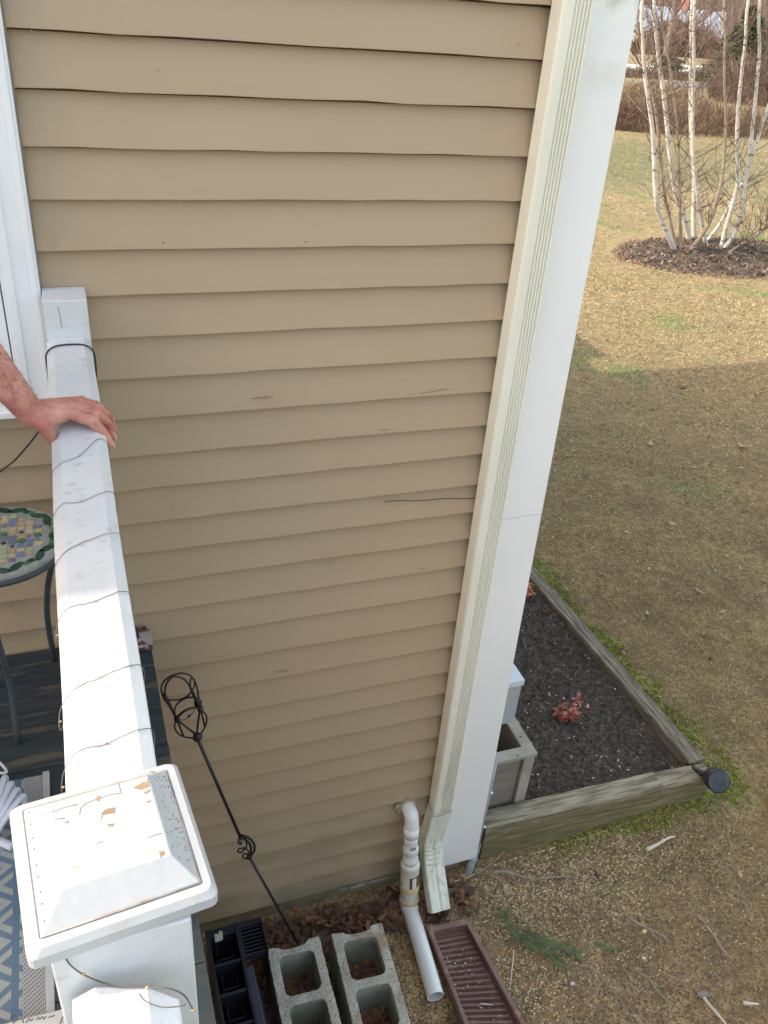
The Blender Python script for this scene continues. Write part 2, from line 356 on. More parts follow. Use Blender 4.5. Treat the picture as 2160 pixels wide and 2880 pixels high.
# ================================================================== GROUND
def rise(x, y):
    t = np.clip((x-1.5)/.9, 0, 1); t = t*t*(3-2*t)
    return .055*t*np.exp(-np.maximum(0, np.hypot(x-2, y)-2)/1.5)
def gnoise(x, y):
    return (.004*np.sin(x*9+1.3*np.sin(y*7))+.004*np.sin(y*11+x*3)+.003*np.sin(x*23+y*17)*np.cos(y*29-x*5))
def spread(lo, hi, a, b, step, g=1.12):
    c = list(np.arange(a, b+1e-6, step)); s_ = step; v = a
    while v > lo: s_ *= g; v -= s_; c.insert(0, v)
    s_ = step; v = c[-1]
    while v < hi: s_ *= g; v += s_; c.append(v)
    return np.array(c)
gxs = spread(-900, 900, -.6, 3.4, .022); gys = spread(-900, 900, -1.6, 2.6, .022)
GX, GY = np.meshgrid(gxs, gys)
near = np.exp(-np.maximum(0, np.hypot(GX-1.5, GY-.2)-3)/2)
Zs = gnoise(GX, GY)*near + rng.normal(0, .0022, GX.shape)*near - .012 + rise(GX, GY)
Zs += .03*np.exp(-((GX-8.9)**2/2.2+(GY-8.4)**2/1.4)/1.2)
V = np.stack([GX, GY, Zs], -1).reshape(-1, 3)
nx, ny = len(gxs), len(gys)
I = (np.arange(ny-1)[:, None]*nx+np.arange(nx-1)[None, :]).ravel()
F = np.stack([I, I+1, I+nx+1, I+nx], 1)
V[:, 2] += -.03*np.maximum(0, np.minimum(V[:, 1], 130)-20)
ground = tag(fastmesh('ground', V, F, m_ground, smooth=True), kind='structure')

# ================================================================== HOUSE
Cz = [3.0785, 2.9747, 2.8742, 2.7707, 2.6702, 2.5659, 2.4665, 2.3678, 2.2672, 2.1636, 2.0625, 1.9661, 1.8657, 1.771, 1.6731, 1.5707, 1.467, 1.3521, 1.2422, 1.1277, 1.0305, .9257, .8167, .7171, .6098, .502, .3911, .2796, .1680]
z_ = 3.0785; up = []
while z_ < 5.35: z_ += .102; up.insert(0, z_)
courses = up+Cz+[.066]
house = thing('house', 'tan clapboard house wall with white corner board and white window trim', 'house', (0, 0, 0))
mb = MB()
xs = np.arange(-8.0, 1.3001, .1)
for k in range(len(courses)-1):
    zt, zb = courses[k], courses[k+1]
    n = len(xs); off = rng.normal(0, .0007, n); offy = rng.normal(0, .0006, n)
    if k % 3 == 0: off = off*1.6
    prof = [(.012, zt+.012), (0.0, zb), (.0125, zb-.0005)]
    vs = []
    for i, x in enumerate(xs):
        vs += [(x, .034, zt-.0042), (x, .0200, zt-.0042), (x, 0.0+offy[i]+.0010, zb+off[i]+.0012), (x, .0010+offy[i], zb+off[i]), (x, .034, zb+off[i]+.0022)]
    fs = []
    for i in range(n-1):
        for j in range(4): fs.append((5*i+j, 5*i+5+j, 5*i+6+j, 5*i+1+j))
    mb.add(vs, fs, 0)
# split in the paint above one course, small nail heads
for i in range(12):
    p = gy(830+i*16.5, 1084-i*.75-math.sin(i)*1.2, .004); q = gy(830+(i+1)*16.5, 1083.2-i*.75-math.sin(i+1)*1.2, .004)
    mb.tube([(p.x, .0035, p.z), (q.x, .0035, q.z)], .0011, 5, 1)
for px_, py_ in ((340,150),(68,66),(75,230),(137,242),(372,415),(352,524),(660,522),(672,421),(945,411),(470,878),(610,942),(540,955),(415,804),(850,850),(940,843),(720,1728),(372,1090),(548,1410),(735,940),(1120,95),(905,840),(618,955),(800,930)):
    p = gy(px_, py_, .006); mb.lathe([(.0001, -.0012), (.0017, -.001), (.0020, .002)], (p.x, .004, p.z), (0, 1, 0), 8, 1 if (px_ % 11 == 0) else 0)
for px_, py_, l in ((865,853,70),(880,850,60),(905,848,50),(940,843,34),(540,858,60),(400,806,18),(545,958,45),(520,962,60),(470,968,30),(800,934,26),(815,930,30),(590,1452,50),(470,1420,22),(1000,1130,20),(620,1560,30),(900,1230,26),(700,1218,30)):
    p = gy(px_, py_, .006)
    for j in range(3):
        a = random.uniform(-.004, .004); mb.tube([(p.x+j*.01, .0028, p.z+a), (p.x+l*.0008+j*.006, .0026, p.z+a+random.uniform(-.002, .002))], .00045, 4, 2)
m_scuff = mat('paint_scuff', (.27, .20, .13), rough=.9)
siding = mb.build('siding', [m_siding, m_crack, m_scuff], house)
# side wall (beyond the corner) and rest of the shell
mb = MB()
for k in range(len(courses)-1):
    zt, zb = courses[k], courses[k+1]
    mb.add([(1.318, .12, zt), (1.318, 5.42, zt), (1.330, 5.42, zb), (1.330, .12, zb), (1.318, .12, zb), (1.318, 5.42, zb)], [(0, 1, 2, 3), (3, 2, 5, 4)], 0)
mb.box((-8, .035, .0), (1.305, 5.40, 5.36)); mb.box((-8, 5.41, .0), (1.30, 6.35, 3.55))
mb.build('side_wall', m_siding, house)
mb = MB()   # hip roof of the main block, low roof of the rear wing
mb.box((-8.3, -.35, 5.38), (1.65, 5.80, 5.46))
mb.add([(-8.3, -.35, 5.46), (1.65, -.35, 5.46), (1.65, 5.80, 5.46), (-8.3, 5.80, 5.46), (-5.2, 2.72, 6.9), (-1.5, 2.72, 6.9)], [(0, 1, 5, 4), (1, 2, 5), (2, 3, 4, 5), (3, 0, 4)])
mb.box((-8.3, 5.83, 3.56), (1.5, 6.6, 3.66))
mb.build('roof', m_roof, house)
mb = MB()   # foundation with sloping exposed strip
mb.box((-8, .012, -.3), (1.315, .033, .075))
mb.build('foundation', m_found, house)
mb = MB()
for cx, cy, sc in ((775, 1925, 1.0), (805, 1915, .7), (742, 1936, .5), (828, 1908, .4)):
    p = gy(cx, cy, .01); pts = []
    for j in range(11):
        a = 2*math.pi*j/11; r = random.uniform(.5, 1.1)
        pts.append((p.x+.055*sc*r*math.cos(a), .030+.012*sc*r*math.sin(a)))
    plate(mb, pts, [], lambda a, b, t: (a, t, b), .0122, .0095)
mb.build('chipped_render', m_chip, house)
# corner board: front leg and side leg, with the butt joint seen in the photo
xr = lambda z: 1.326+(3.1-z)*.0150
zj = gy(1120, 1118, -.02).z
def cboard(z0, z1):
    mb.add([(1.200, .016, z0), (xr(z0), .016, z0), (xr(z0), -.020, z0), (1.200, -.020, z0), (1.200, .016, z1), (xr(z1), .016, z1), (xr(z1), -.020, z1), (1.200, -.020, z1)],
           ((0,1,2,3), (4,5,6,7), (0,1,5,4), (1,2,6,5), (2,3,7,6), (3,0,4,7)))
    mb.add([(xr(z0)-.022, .0165, z0), (xr(z0)-.0005, .0165, z0), (xr(z0)-.0005, .118, z0), (xr(z0)-.022, .118, z0), (xr(z1)-.022, .0165, z1), (xr(z1)-.0005, .0165, z1), (xr(z1)-.0005, .118, z1), (xr(z1)-.022, .118, z1)],
           ((0,1,2,3), (4,5,6,7), (0,1,5,4), (1,2,6,5), (2,3,7,6), (3,0,4,7)))
mb = MB(); cboard(.055, zj-.0012); mb.build('corner_board', m_board, house, .0012)
mb = MB(); cboard(zj+.0012, 5.35); mb.build('corner_board', m_board, house, .0012)
mb = MB(); mb.box((1.19, -.004, zj-.0011), (1.35, .012, zj+.0011)); mb.build('board_seam', m_pcrack, house)
# window with casing
win = MB(); zb = 2.203
win.box((-.075, -.024, zb), (0.0, .013, 4.2)); win.box((-.068, -.0275, zb+.006), (-.050, -.0245, 4.2)); win.box((-.018, -.0275, zb+.006), (-.006, -.0245, 4.2))
win.box((-1.20, -.024, zb), (-.0765, .013, zb+.036)); win.box((-1.20, -.040, zb+.004), (-.0765, -.0245, zb+.018))
wf = win.build('window', m_white, house, .0015)
mb = MB()
mb.box((-.125, -.016, zb+.037), (-.0785, .012, 4.2)); mb.box((-.150, -.009, zb+.037), (-.1265, .012, 4.2)); mb.box((-.215, -.006, zb+.037), (-.1515, .012, 4.2))
mb.box((-1.1, -.006, zb+.037), (-.216, .012, zb+.10))
mb.build('sash', m_white, wf, .0015)
mb = MB(); mb.box((-1.19, -.0035, zb+.101), (-.2165, .010, 4.2)); mb.build('pane', m_glass, wf)
# dark caulk gap on the right of the casing
mb = MB(); mb.box((.0005, -.004, 2.2), (.004, .013, 4.2)); mb.build('caulk_line', m_planter_p, house)

# ================================================================== DOWNSPOUT
ds = thing('downspout', 'cream ribbed metal downspout running down beside the white corner board', 'downspout', (1.16, -.03, .1))
x0, x1, y0, y1 = 1.121, 1.197, -.054, -.0020
def ribs(x0, x1, y0, y1):
    pr = [(x0, y1), (x0, y0+.006), (x0+.003, y0+.001), (x0+.006, y0)]
    # plain strip on the left then five grooves
    u = x0+.028
    for i in range(5):
        pr += [(u, y0), (u+.0022, y0+.0055), (u+.0045, y0+.0055), (u+.0062, y0)]
        u += .0088
    pr += [(x1-.004, y0), (x1-.001, y0+.002), (x1, y0+.006), (x1, y1)]
    side = [(x0, y1-.004), ]
    return pr
mb = MB(); pr = ribs(x0, x1, y0, y1-.0005)
mb.prism(pr, lambda a, b, t: (a+(t-.46)*-.0015, b, t), .445, 5.3)
for i in range(4): mb.box((x0-.0016, y0+.010+i*.010, .46), (x0+.0002, y0+.0145+i*.010, 5.28))
mb.build('pipe', m_spout, ds)
mb = MB()   # lower elbow: straight sleeve, crimped bend, kick-out
pathc = [(.000, .455), (.006, .34), (.008, .285), (.003, .248), (-.018, .212), (-.052, .172), (-.108, .120), (-.172, .066)]
pathc = [(p.y, p.z) for p in catmull([(0, a_, b_) for a_, b_ in pathc], 4)]
secs = []
for i, (dy, z) in enumerate(pathc):
    j0 = max(0, i-1); j1 = min(len(pathc)-1, i+1)
    t = Vector((0, pathc[j1][0]-pathc[j0][0], pathc[j1][1]-pathc[j0][1])).normalized(); nrm = Vector((0, t.z, -t.y))
    if nrm.y < 0: nrm = -nrm
    c = Vector((1.159-.014*min(1, (.455-z)/.2)+min(0, dy)*.09, -.029+dy, z)); g = 1.0+.012*math.sin(i*1.1)
    ww, dd = .0400*g, .027*g; sec = []
    for a, b in ((-1, 1), (-1, -.8), (-.9, -1), (-.2, -1), (0, -.82), (.2, -1), (.9, -1), (1, -.8), (1, 1)):
        sec.append(c+Vector((a*ww, 0, 0))+nrm*(b*dd))
    secs.append(sec)
k = 9; vs = [p for s_ in secs for p in s_]
mb.add(vs, [(i*k+j, i*k+(j+1) % k, (i+1)*k+(j+1) % k, (i+1)*k+j) for i in range(len(secs)-1) for j in range(k)])
for q in range(5):   # crimps of the bend
    zz = .262-q*.0145; yy = -.029-.027-.003-q*.0052-(q*q)*.0011
    mb.tube([(1.109, yy+.006, zz), (1.145, yy+.002, zz-.003), (1.181, yy+.006, zz)], .0022, 6)
el = mb.build('elbow', m_spout, ds)
mb = MB(); mb.tube([(x0-.001, -.030, .452), (x0-.001, y0-.001, .446), (x0+.02, y0-.003, .443), (x1-.01, y0-.003, .447), (x1+.001, y0-.001, .452)], .0014, 5)
mb.build('joint_line', m_planter_p, ds)

# ================================================================== PVC DRAIN
pv = thing('drain_pipe', 'white plastic drain pipe coming out of the wall and lying along the ground', 'pipe', (1.06, -.09, 0))
def PA(z): return Vector((1.037, -.04-.185*(.47-z), z))
AX = (0, .185, 1); P0 = PA(0)
def LZ(prof, **k): mb.lathe([(r_, z_*1.017) for r_, z_ in prof], P0, AX, n=26, **k)
mb = MB()
mb.tube(catmull([(1.033, .015, .466), (1.034, -.014, .470), (1.036, -.036, .462), PA(.435), PA(.405), PA(.372)], 6), .0270, 22)
mb.tube([PA(.408), PA(.370)], .0300, 22); mb.build('wall_elbow', m_pvc, pv)
mb = MB(); LZ([(.020, .372), (.0275, .370), (.0275, .345), (.0262, .342), (.0262, .318), (.0305, .315), (.0305, .296), (.0280, .293), (.0280, .268), (.0305, .265), (.0305, .246), (.024, .243), (.024, .232)])
mb.build('coupling', m_pvc_old, pv)
mb = MB()
for a in (-.008, .000, .007): p = PA(.33); mb.box((p.x+a-.0017, p.y-.0280, .322), (p.x+a+.0017, p.y-.0262, .338))
mb.build('printed_mark', m_ink, pv)
mb = MB(); LZ([(.0255, .240), (.035, .238), (.0372, .234), (.0372, .222), (.0355, .220), (.0355, .130), (.0365, .124), (.0365, .100), (.0345, .096), (.0345, .012), (.030, -.02)])
mb.build('vertical_pipe', m_pvc_old, pv)
mb = MB()      # overflow window in the pipe
def arc(z0, z1, a0, a1, r, mi=0, n=10):
    vs = []
    for i in range(n+1):
        a = math.radians(a0+(a1-a0)*i/n)
        for z in (z0, z1): p = PA(z); vs.append((p.x+r*math.cos(a), p.y+r*math.sin(a), z))
    mb.add(vs, [(2*i, 2*i+2, 2*i+3, 2*i+1) for i in range(n)], mi, True)
arc(.142, .200, -112, -38, .0364, 1); arc(.144, .196, -95, -68, .0371, 0)
mb.build('overflow_opening', [m_pvc_old, mat('dark_amber', (.16, .075, .015), (.10, .045, .01), scale=30, rough=.5)], pv)
mb = MB(); LZ([(.0372, .140), (.0384, .136), (.0384, .112), (.0372, .108)]); LZ([(.0350, .070), (.0392, .066), (.0392, .055), (.0350, .051)])
mb.build('glue_ring', m_glue, pv)
mb = MB()      # bend and the length on the ground, open end
P_ = [gz(884, 1948, .02), gz(893, 1985, .045), gz(905, 2020, .048), gz(942, 2150, .045)]
path = catmull([PA(.06), PA(.025)+Vector((0, -.004, 0)), gz(893, 1990, .026), gz(906, 2030, .030), gz(941, 2153, .030)], 6)
mb.tube(path, .0310, 24, 0, caps=False); mb.tube(path[-3:], .0275, 24, 1, caps=False)
e = path[-1]; dr = (path[-1]-path[-2]).normalized()
mb.lathe([(.0275, 0), (.0310, 0)], e, dr, 24, 0); mb.lathe([(.0001, -.10), (.0275, -.10)], e, dr, 24, 1)
mb.tube([path[5], path[8]], .0340, 24); mb.build('ground_pipe', [m_pvc, m_pvc_old], pv)
mb = MB()
outl = [(1.012+random.uniform(-.004, .004)+.075*t_, zz) for t_, zz in ()]
pts = []
for j in range(16):
    a = 2*math.pi*j/16; r = random.uniform(.85, 1.15); pts.append((1.031+.044*r*math.cos(a), .468+.044*r*math.sin(a)))
plate(mb, pts, [], lambda a, b, t: (a, t, b), .004, -.006); mb.build('wall_sealant', m_bare if False else mat('old_sealant', (.42, .37, .24), (.30, .26, .17), scale=60, rough=.9, bump=.002), pv, .001)

# ================================================================== DECK AND RAILING
DZ = 1.500
deck = thing('deck', 'raised wooden deck in worn dark blue stain below the white railing', 'deck', (-.6, -1.3, DZ))
mb = MB(); y = -.002; i = 0
while y > -8.0:
    ye = y-.138; xe = .157+random.uniform(-.001, .001)
    mb.box((-3.2, ye, DZ-.035), (xe, y, DZ)); y = ye-.0022
mb.build('deck_boards', m_deck, deck, .003)
mb = MB(); mb.box((.095, -3.2, DZ-.25), (.135, -.003, DZ-.037)); mb.box((-3.2, -.045, DZ-.25), (.094, -.003, DZ-.037)); mb.build('rim_joist', m_deck, deck)
for yy in (-.3, -1.44, -2.6):
    mb = MB(); mb.box((.0, yy-.045, -.05), (.0895, yy+.045, DZ-.04)); mb.build('deck_post', m_deck, deck, .003)
mb = MB(); mb.box((.112, -.075, DZ+.0015), (.160, -.004, DZ+.018)); mb.box((.118, -.020, DZ+.019), (.150, -.004, DZ+.03)); mb.build('board_end', m_bare, deck, .002)

rail = thing('railing', 'white deck railing with a flat top rail and a square post under a wide cap', 'railing', (.045, -1.42, DZ))
prof = [(.000, -.038), (.000, -.010), (.0145, 0), (.0745, 0), (.0885, -.010), (.0885, -.038)]
def rprof(y0, y1, name, far=False):
    prof = [(-.001, -.042), (-.001, -.018), (.0180, 0), (.0570, 0), (.0805, -.018), (.0805, -.042)] if far else [(.000, -.038), (.000, -.010), (.0145, 0), (.0745, 0), (.0885, -.010), (.0885, -.038)]
    mb = MB(); n = 40
    for i in range(n):
        pass
    vs = []; k = len(prof)
    for i in range(n+1):
        yy = y0+(y1-y0)*i/n
        for a, b in prof: vs.append((a+.0010*math.sin(yy*9), yy-(.30*(a-.018) if far and i == 0 else 0), 2.411+b+.0006*math.sin(yy*13+a*50)))
    fs = [(i*k+j, (i+1)*k+j, (i+1)*k+(j+1) % k, i*k+(j+1) % k) for i in range(n) for j in range(k)]
    mb.add(vs, fs); mb.add(vs[:k], [tuple(range(k))]); mb.add(vs[-k:], [tuple(range(k))[::-1]])
    return mb.build(name, m_rail, rail, .0015)
rprof(-.091, -1.384, 'top_rail'); rprof(-1.511, -3.1, 'top_rail', True)
mb = MB(); mb.box((.026, -1.384, 2.30), (.062, -.091, 2.372)); mb.box((.026, -3.1, 2.30), (.060, -1.505, 2.372)); mb.build('sub_rail', m_rail, rail, .002)
mb = MB(); mb.box((.026, -1.373, DZ+.07), (.062, -.091, DZ+.11)); mb.box((.026, -3.1, DZ+.07), (.062, -1.493, DZ+.11)); mb.build('bottom_rail', m_rail, rail, .002)
y = -.20
while y > -3.0:
    if not (-1.52 < y < -1.34):
        mb = MB(); mb.box((.028, y-.017, DZ+.111), (.060, y+.017, 2.299)); mb.build('baluster', m_rail, rail, .002)
    y -= .115
mb = MB(); mb.box((.002, -.090, DZ+.001), (.0895, -.002, 2.490)); wp = mb.build('wall_post', m_rail, rail, .0025)
mb = MB()
mb.tube([(.031, -.0905, 2.478), (.033, -.0905, 2.455), (.0335, -.0906, 2.43)], .0005, 4); mb.build('hairline', m_pcrack, rail)
PX0, PX1, PY0, PY1 = -.012, .096, -1.500, -1.385
mb = MB(); mb.box((PX0, PY0, DZ+.001), (PX1, PY1, 2.449)); post = mb.build('post', m_rail, rail, .002)
CX0, CX1, CY0, CY1 = -.0335, .1125, -1.504, -1.356
CAPC = Vector((.0395, -1.430, 0)); CAPR = Matrix.Rotation(math.radians(5.9), 3, 'Z')
def capt(p):
    p = Vector(p); q = CAPR @ (p-CAPC); q.x += CAPC.x; q.y += CAPC.y; return q
def capi(p):
    q = CAPR.transposed() @ (Vector(p)-CAPC); q.x += CAPC.x; q.y += CAPC.y; return q
mb = MB()
def ringsec(lv):
    vs = []; k = None
    for (x0_, y0_, x1_, y1_, r, z) in lv:
        q = rrect(x0_, y0_, x1_, y1_, r, 4); k = len(q); vs += [capt((a, b, z)) for a, b in q]
    fs = [(i*k+j, i*k+(j+1) % k, (i+1)*k+(j+1) % k, (i+1)*k+j) for i in range(len(lv)-1) for j in range(k)]
    fs += [tuple(range(k))[::-1], tuple(range((len(lv)-1)*k, len(lv)*k))]
    mb.add(vs, fs)
h0 = 2.450
ringsec([(CX0+.004, CY0+.004, CX1-.004, CY1-.004, .005, h0), (CX0, CY0, CX1, CY1, .007, h0+.004), (CX0, CY0, CX1, CY1, .007, h0+.015), (CX0+.004, CY0+.004, CX1-.004, CY1-.004, .008, h0+.021), (CX0+.0105, CY0+.0105, CX1-.0105, CY1-.0105, .003, h0+.022),
         (CX0+.0115, CY0+.0115, CX1-.0115, CY1-.0115, .002, h0+.0205), (CX0+.0125, CY0+.0125, CX1-.0125, CY1-.0125, .002, h0+.0235), (CX0+.032, CY0+.032, CX1-.030, CY1-.030, .001, h0+.0420), (CX0+.0335, CY0+.0335, CX1-.0315, CY1-.0315, .001, h0+.0425)])
cap = mb.build('cap', m_cap, post)
mb = MB(); CZT = h0+.0426
def flake(pts, mi=0):
    q = []
    for i in range(len(pts)):
        a = pts[i]; b = pts[(i+1) % len(pts)]; q.append(a)
        q.append(((a[0]+b[0])/2+random.uniform(-1.2, 1.2), (a[1]+b[1])/2+random.uniform(-1.2, 1.2)))
    w3 = [gz(a, b, CZT) for a, b in q]
    plate(mb, [(p.x, p.y) for p in w3], [], lambda a, b, t: (a, b, t), CZT-.0006, CZT+.0002, mi)
flake([(288, 1702), (308, 1690), (322, 1688), (323, 1700), (306, 1706)]); flake([(310, 1712), (324, 1704), (324, 1710), (314, 1716)])
flake([(218, 1758), (230, 1748), (250, 1744), (248, 1756), (226, 1760)]); flake([(205, 1728), (212, 1718), (218, 1722), (214, 1732)])
flake([(233, 1780), (247, 1779), (245, 1785), (234, 1785)]); flake([(343, 1840), (355, 1838), (356, 1846), (346, 1852)]); flake([(138, 1776), (148, 1773), (146, 1779)])
flake([(314, 1733), (326, 1727), (324, 1734)])
for ln in ([(184, 1736), (205, 1728), (240, 1716), (260, 1714)], [(255, 1690), (258, 1700), (262, 1713)], [(172, 1760), (174, 1746), (186, 1736)], [(110, 1755), (140, 1744), (168, 1738)], [(218, 1770), (224, 1756)], [(210, 1822), (222, 1818)], [(320, 1810), (335, 1804), (350, 1800)], [(118, 1770), (140, 1768)], [(318, 1672), (322, 1680), (318, 1688)], [(350, 1862), (362, 1864), (374, 1858), (384, 1856)]):
    zz = CZT if ln[0][0] != 350 else CZT-.007
    mb.tube([gz(a, b, zz) for a, b in ln], .00030, 5, 1)
for i in range(70):
    x_ = CX1-.014-random.random()**1.3*.015; y_ = random.uniform(CY0+.03, CY1-.02); zz = h0+.0235+(CX1-.0125-x_)/.0175*.0185
    mb.lathe([(.0001, .0004), (.0006, .0003), (.0007, -.0004)], capt((x_, y_, min(zz, CZT))), n=6, mi=1)
for i in range(9):
    mb.lathe([(.0001, .0004), (.0008, .0003), (.0010, -.0004)], capt((CX0+.0165, CY1-.02-i*.013+random.uniform(-.003, .003), h0+.0275)), n=6, mi=1)
mb.build('crack', [m_peel, m_pcrack], cap)

mb = MB(); e_ = .0118  # brown lines drawn along the cap's front and right grooves
mb.tube([capt((CX0+e_, CY0+e_, h0+.0228)), capt(((CX0+CX1)/2, CY0+e_, h0+.0229)), capt((CX1-e_, CY0+e_, h0+.0228))], [.0007, .0013, .0007], 6)
mb.tube([capt((CX1-e_, CY0+e_, h0+.0228)), capt((CX1-e_, (CY0+CY1)/2, h0+.0228)), capt((CX1-e_, CY1-e_, h0+.0228))], [.0005, .0008, .0005], 6)
mb.build('groove_line', mat('groove_line', (.30, .25, .21), (.45, .41, .37), scale=60, rough=.9), cap)
# ------------------------------------------------------------------ things wound round the rail
fl = thing('fairy_lights', 'thin copper wire of fairy lights wound around the white top rail', 'string lights', (.045, -.8, 2.412))
wraps = [((121,1028),(172,985),(233,957)), ((128,1118),(175,1085),(247,1070)), ((131,1225),(185,1170),(263,1158)), ((133,1352),(205,1300),(277,1285)), ((141,1535),(215,1465),(303,1443)), ((146,1675),(230,1607),(322,1580))]
mb = MB(); pts = []; bul = []
for (l, m, r) in wraps:
    L_, Mi, R_ = gz(*l, 2.401), gz(*m, 2.412), gz(*r, 2.401)
    pts += [(-.0018, L_.y-.010, 2.385), (-.0012, L_.y, 2.4025), (.0140, L_.y+.018, 2.4125), (Mi.x, Mi.y, 2.4125), (.0745, R_.y-.006, 2.4125), (.0900, R_.y, 2.402), (.0905, R_.y-.008, 2.385), (.080, R_.y-.03, 2.369), (.02, R_.y-.09, 2.368)]
    bul += [(Mi.x, Mi.y, 2.4135), (-.0025, L_.y-.006, 2.392)]
pts = [Vector(p) for p in pts]
pts2 = []
for i, p in enumerate(catmull(pts, 5)): pts2.append(p+Vector((0, random.uniform(-.0009, .0009), 0)))
mb.tube(pts2, .00050, 6)
q = [gy(136, 2050, PY0-.002), gy(148, 2080, PY0-.003), gy(178, 2104, PY0-.005), gy(225, 2124, PY0-.009), gz(262, 2133, 2.4135), gz(318, 2133, 2.4135), gz(358, 2134, 2.413), gz(385, 2142, 2.405), gz(402, 2155, 2.395), gz(417, 2182, 2.385)]
mb.tube(catmull(q, 5), .0007, 6)
q2 = [gz(300, 2146, 2.4125), gz(310, 2160, 2.4122), gz(335, 2172, 2.4122), gz(360, 2176, 2.4122), gz(392, 2173, 2.4122), gz(402, 2168, 2.4115)]
mb.tube(catmull(q2, 4), .00045, 6)
mb.build('wire', m_wire, fl)
bul += [tuple(gy(179, 2104, PY0-.005)), tuple(gz(318, 2133, 2.414)), tuple(gz(417, 2182, 2.385)), tuple(gz(262, 1168, 2.39))]
for b in bul:
    mb = MB(); mb.blob(b, (.0019, .0012, .0012), seed=1, k=.05); mb.build('bulb', m_bulb, fl)
cb = MB()
q = [(-.004, -.175, 2.30), (-.0035, -.165, 2.38), (-.001, -.158, 2.403), (.016, -.147, 2.413), (.045, -.140, 2.4135), (.075, -.146, 2.4125), (.090, -.158, 2.402), (.0915, -.165, 2.37), (.088, -.17, 2.33)]
cb.tube(catmull(q, 5), .0018, 8)
q = [(-.0040, -.175, 2.30), gy(80, 935, -.16), gy(58, 965, -.15), gy(30, 996, -.12), gy(-5, 1022, -.10), gy(-60, 1060, -.08)]
cb.tube(catmull([(-.0038, -.172, 2.31), gy(104, 880, -.16), gy(94, 915, -.16), gy(76, 942, -.155)]+q[2:], 6), .0021, 8)
tag(cb.build('cable', m_cable), 'thick black cable looped over the far end of the white rail', 'cable')

# ------------------------------------------------------------------ mosaic table
tc = Vector((-.158, -.205, 1.998)); TR = .142
tb = thing('side_table', 'small round mosaic side table with green and cream tiles', 'table', (tc.x, tc.y, DZ))
mb = MB(); mb.lathe([(.0001, 0), (TR-.004, 0), (TR, -.003), (TR, -.012), (TR-.004, -.016), (.0001, -.016)], tc, n=56)
mb.build('table_top', mat('table_grout', (.26, .27, .245), (.33, .34, .31), scale=60, rough=.8), tb)
mb = MB(); mb.lathe([(TR+.0005, -.013), (TR+.003, -.016), (TR+.002, -.026), (TR-.006, -.028), (TR-.008, -.017)], tc, n=56); mb.build('metal_rim', m_blackg, tb)
mb = MB()
def tile(cx, cy, pts, mi):
    mb.prism([(tc.x+cx+a, tc.y+cy+b) for a, b in pts], lambda a, b, t: (a, b, t), tc.z-.001, tc.z+.0016, mi)
cell = .0175; rr_ = random.Random(3)
for i in range(-7, 8):
    for j in range(-7, 8):
        cx, cy = i*cell+rr_.uniform(-.001, .001), j*cell+rr_.uniform(-.001, .001)
        if math.hypot(cx, cy) > TR*.70: continue
        s_ = cell*.455; an = rr_.uniform(-.5, .5); k = rr_.random(); s_ *= rr_.uniform(.75, 1.08)
        sz = [(-s_, -s_), (s_, -s_), (s_, s_), (-s_, s_)]; mi = 0 if k < .30 else 3 if k < .48 else 1 if k < .66 else 2 if k < .80 else 7 if k < .90 else 6
        if (i+j) % 4 == 0 and k > .55: sz = [(0, -s_*.8), (s_*.8, 0), (0, s_*.8), (-s_*.8, 0)]; mi = 4 if k > .7 else 2
        tile(cx, cy, [(a*math.cos(an)-b*math.sin(an), a*math.sin(an)+b*math.cos(an)) for a, b in sz], mi)
for n_ in range(26):
    a = 2*math.pi*n_/26; r = TR*.855
    if n_ % 3 != 1:
        pts = []
        ang = a+math.pi/2+(.5 if n_ % 2 else -.5)
        for t in range(10):
            u = math.pi*2*t/10; X, Y = .0205*math.cos(u), .0092*math.sin(u)*abs(math.sin(u/1.0))**.2
            pts.append((X*math.cos(ang)-Y*math.sin(ang), X*math.sin(ang)+Y*math.cos(ang)))
        tile(r*math.cos(a), r*math.sin(a), pts, 5)
    else:
        for q in (-1, 1):
            s_ = .0062; aa = a+q*.055
            tile(r*math.cos(aa), r*math.sin(aa), [(u*math.cos(a)-v*math.sin(a), u*math.sin(a)+v*math.cos(a)) for u, v in ((-s_, -s_), (s_, -s_), (s_, s_), (-s_, s_))], 5 if q > 0 else 7)
mb.build('mosaic', [mat('tile_cream', (.42, .32, .19), (.52, .42, .27), scale=60, rough=.25), mat('tile_sage', (.36, .40, .22), rough=.25), mat('tile_slate', (.16, .17, .22), rough=.25), mat('tile_tan', (.42, .31, .17), rough=.25), mat('tile_plum', (.07, .045, .05), rough=.25), mat('tile_dark_green', (.012, .045, .03), (.03, .09, .05), scale=40, rough=.2), mat('tile_sky', (.16, .20, .33), rough=.25), mat('tile_green', (.07, .16, .08), rough=.25)], tb)
for an in (20, 140, 260):
    a = math.radians(an); mb = MB(); c, s_ = math.cos(a), math.sin(a)
    if an == 20:
        q = [tc+Vector((TR*.80, .05, -.020)), gz(114, 1205, 1.93), gz(103, 1270, 1.80), gz(103, 1340, 1.66), gz(117, 1425, DZ+.005)]
    else:
        q = [tc+Vector((TR*.86*c, TR*.86*s_, -.020)), tc+Vector((TR*.93*c, TR*.93*s_, -.07)), tc+Vector((TR*.8*c, TR*.8*s_, -.22)), tc+Vector((TR*.7*c, TR*.7*s_, -.36)), Vector((tc.x+TR*.9*c, tc.y+TR*.9*s_, DZ+.004))]
    mb.tube(catmull(q, 6), .0075, 10); mb.build('leg', m_blackg, tb)

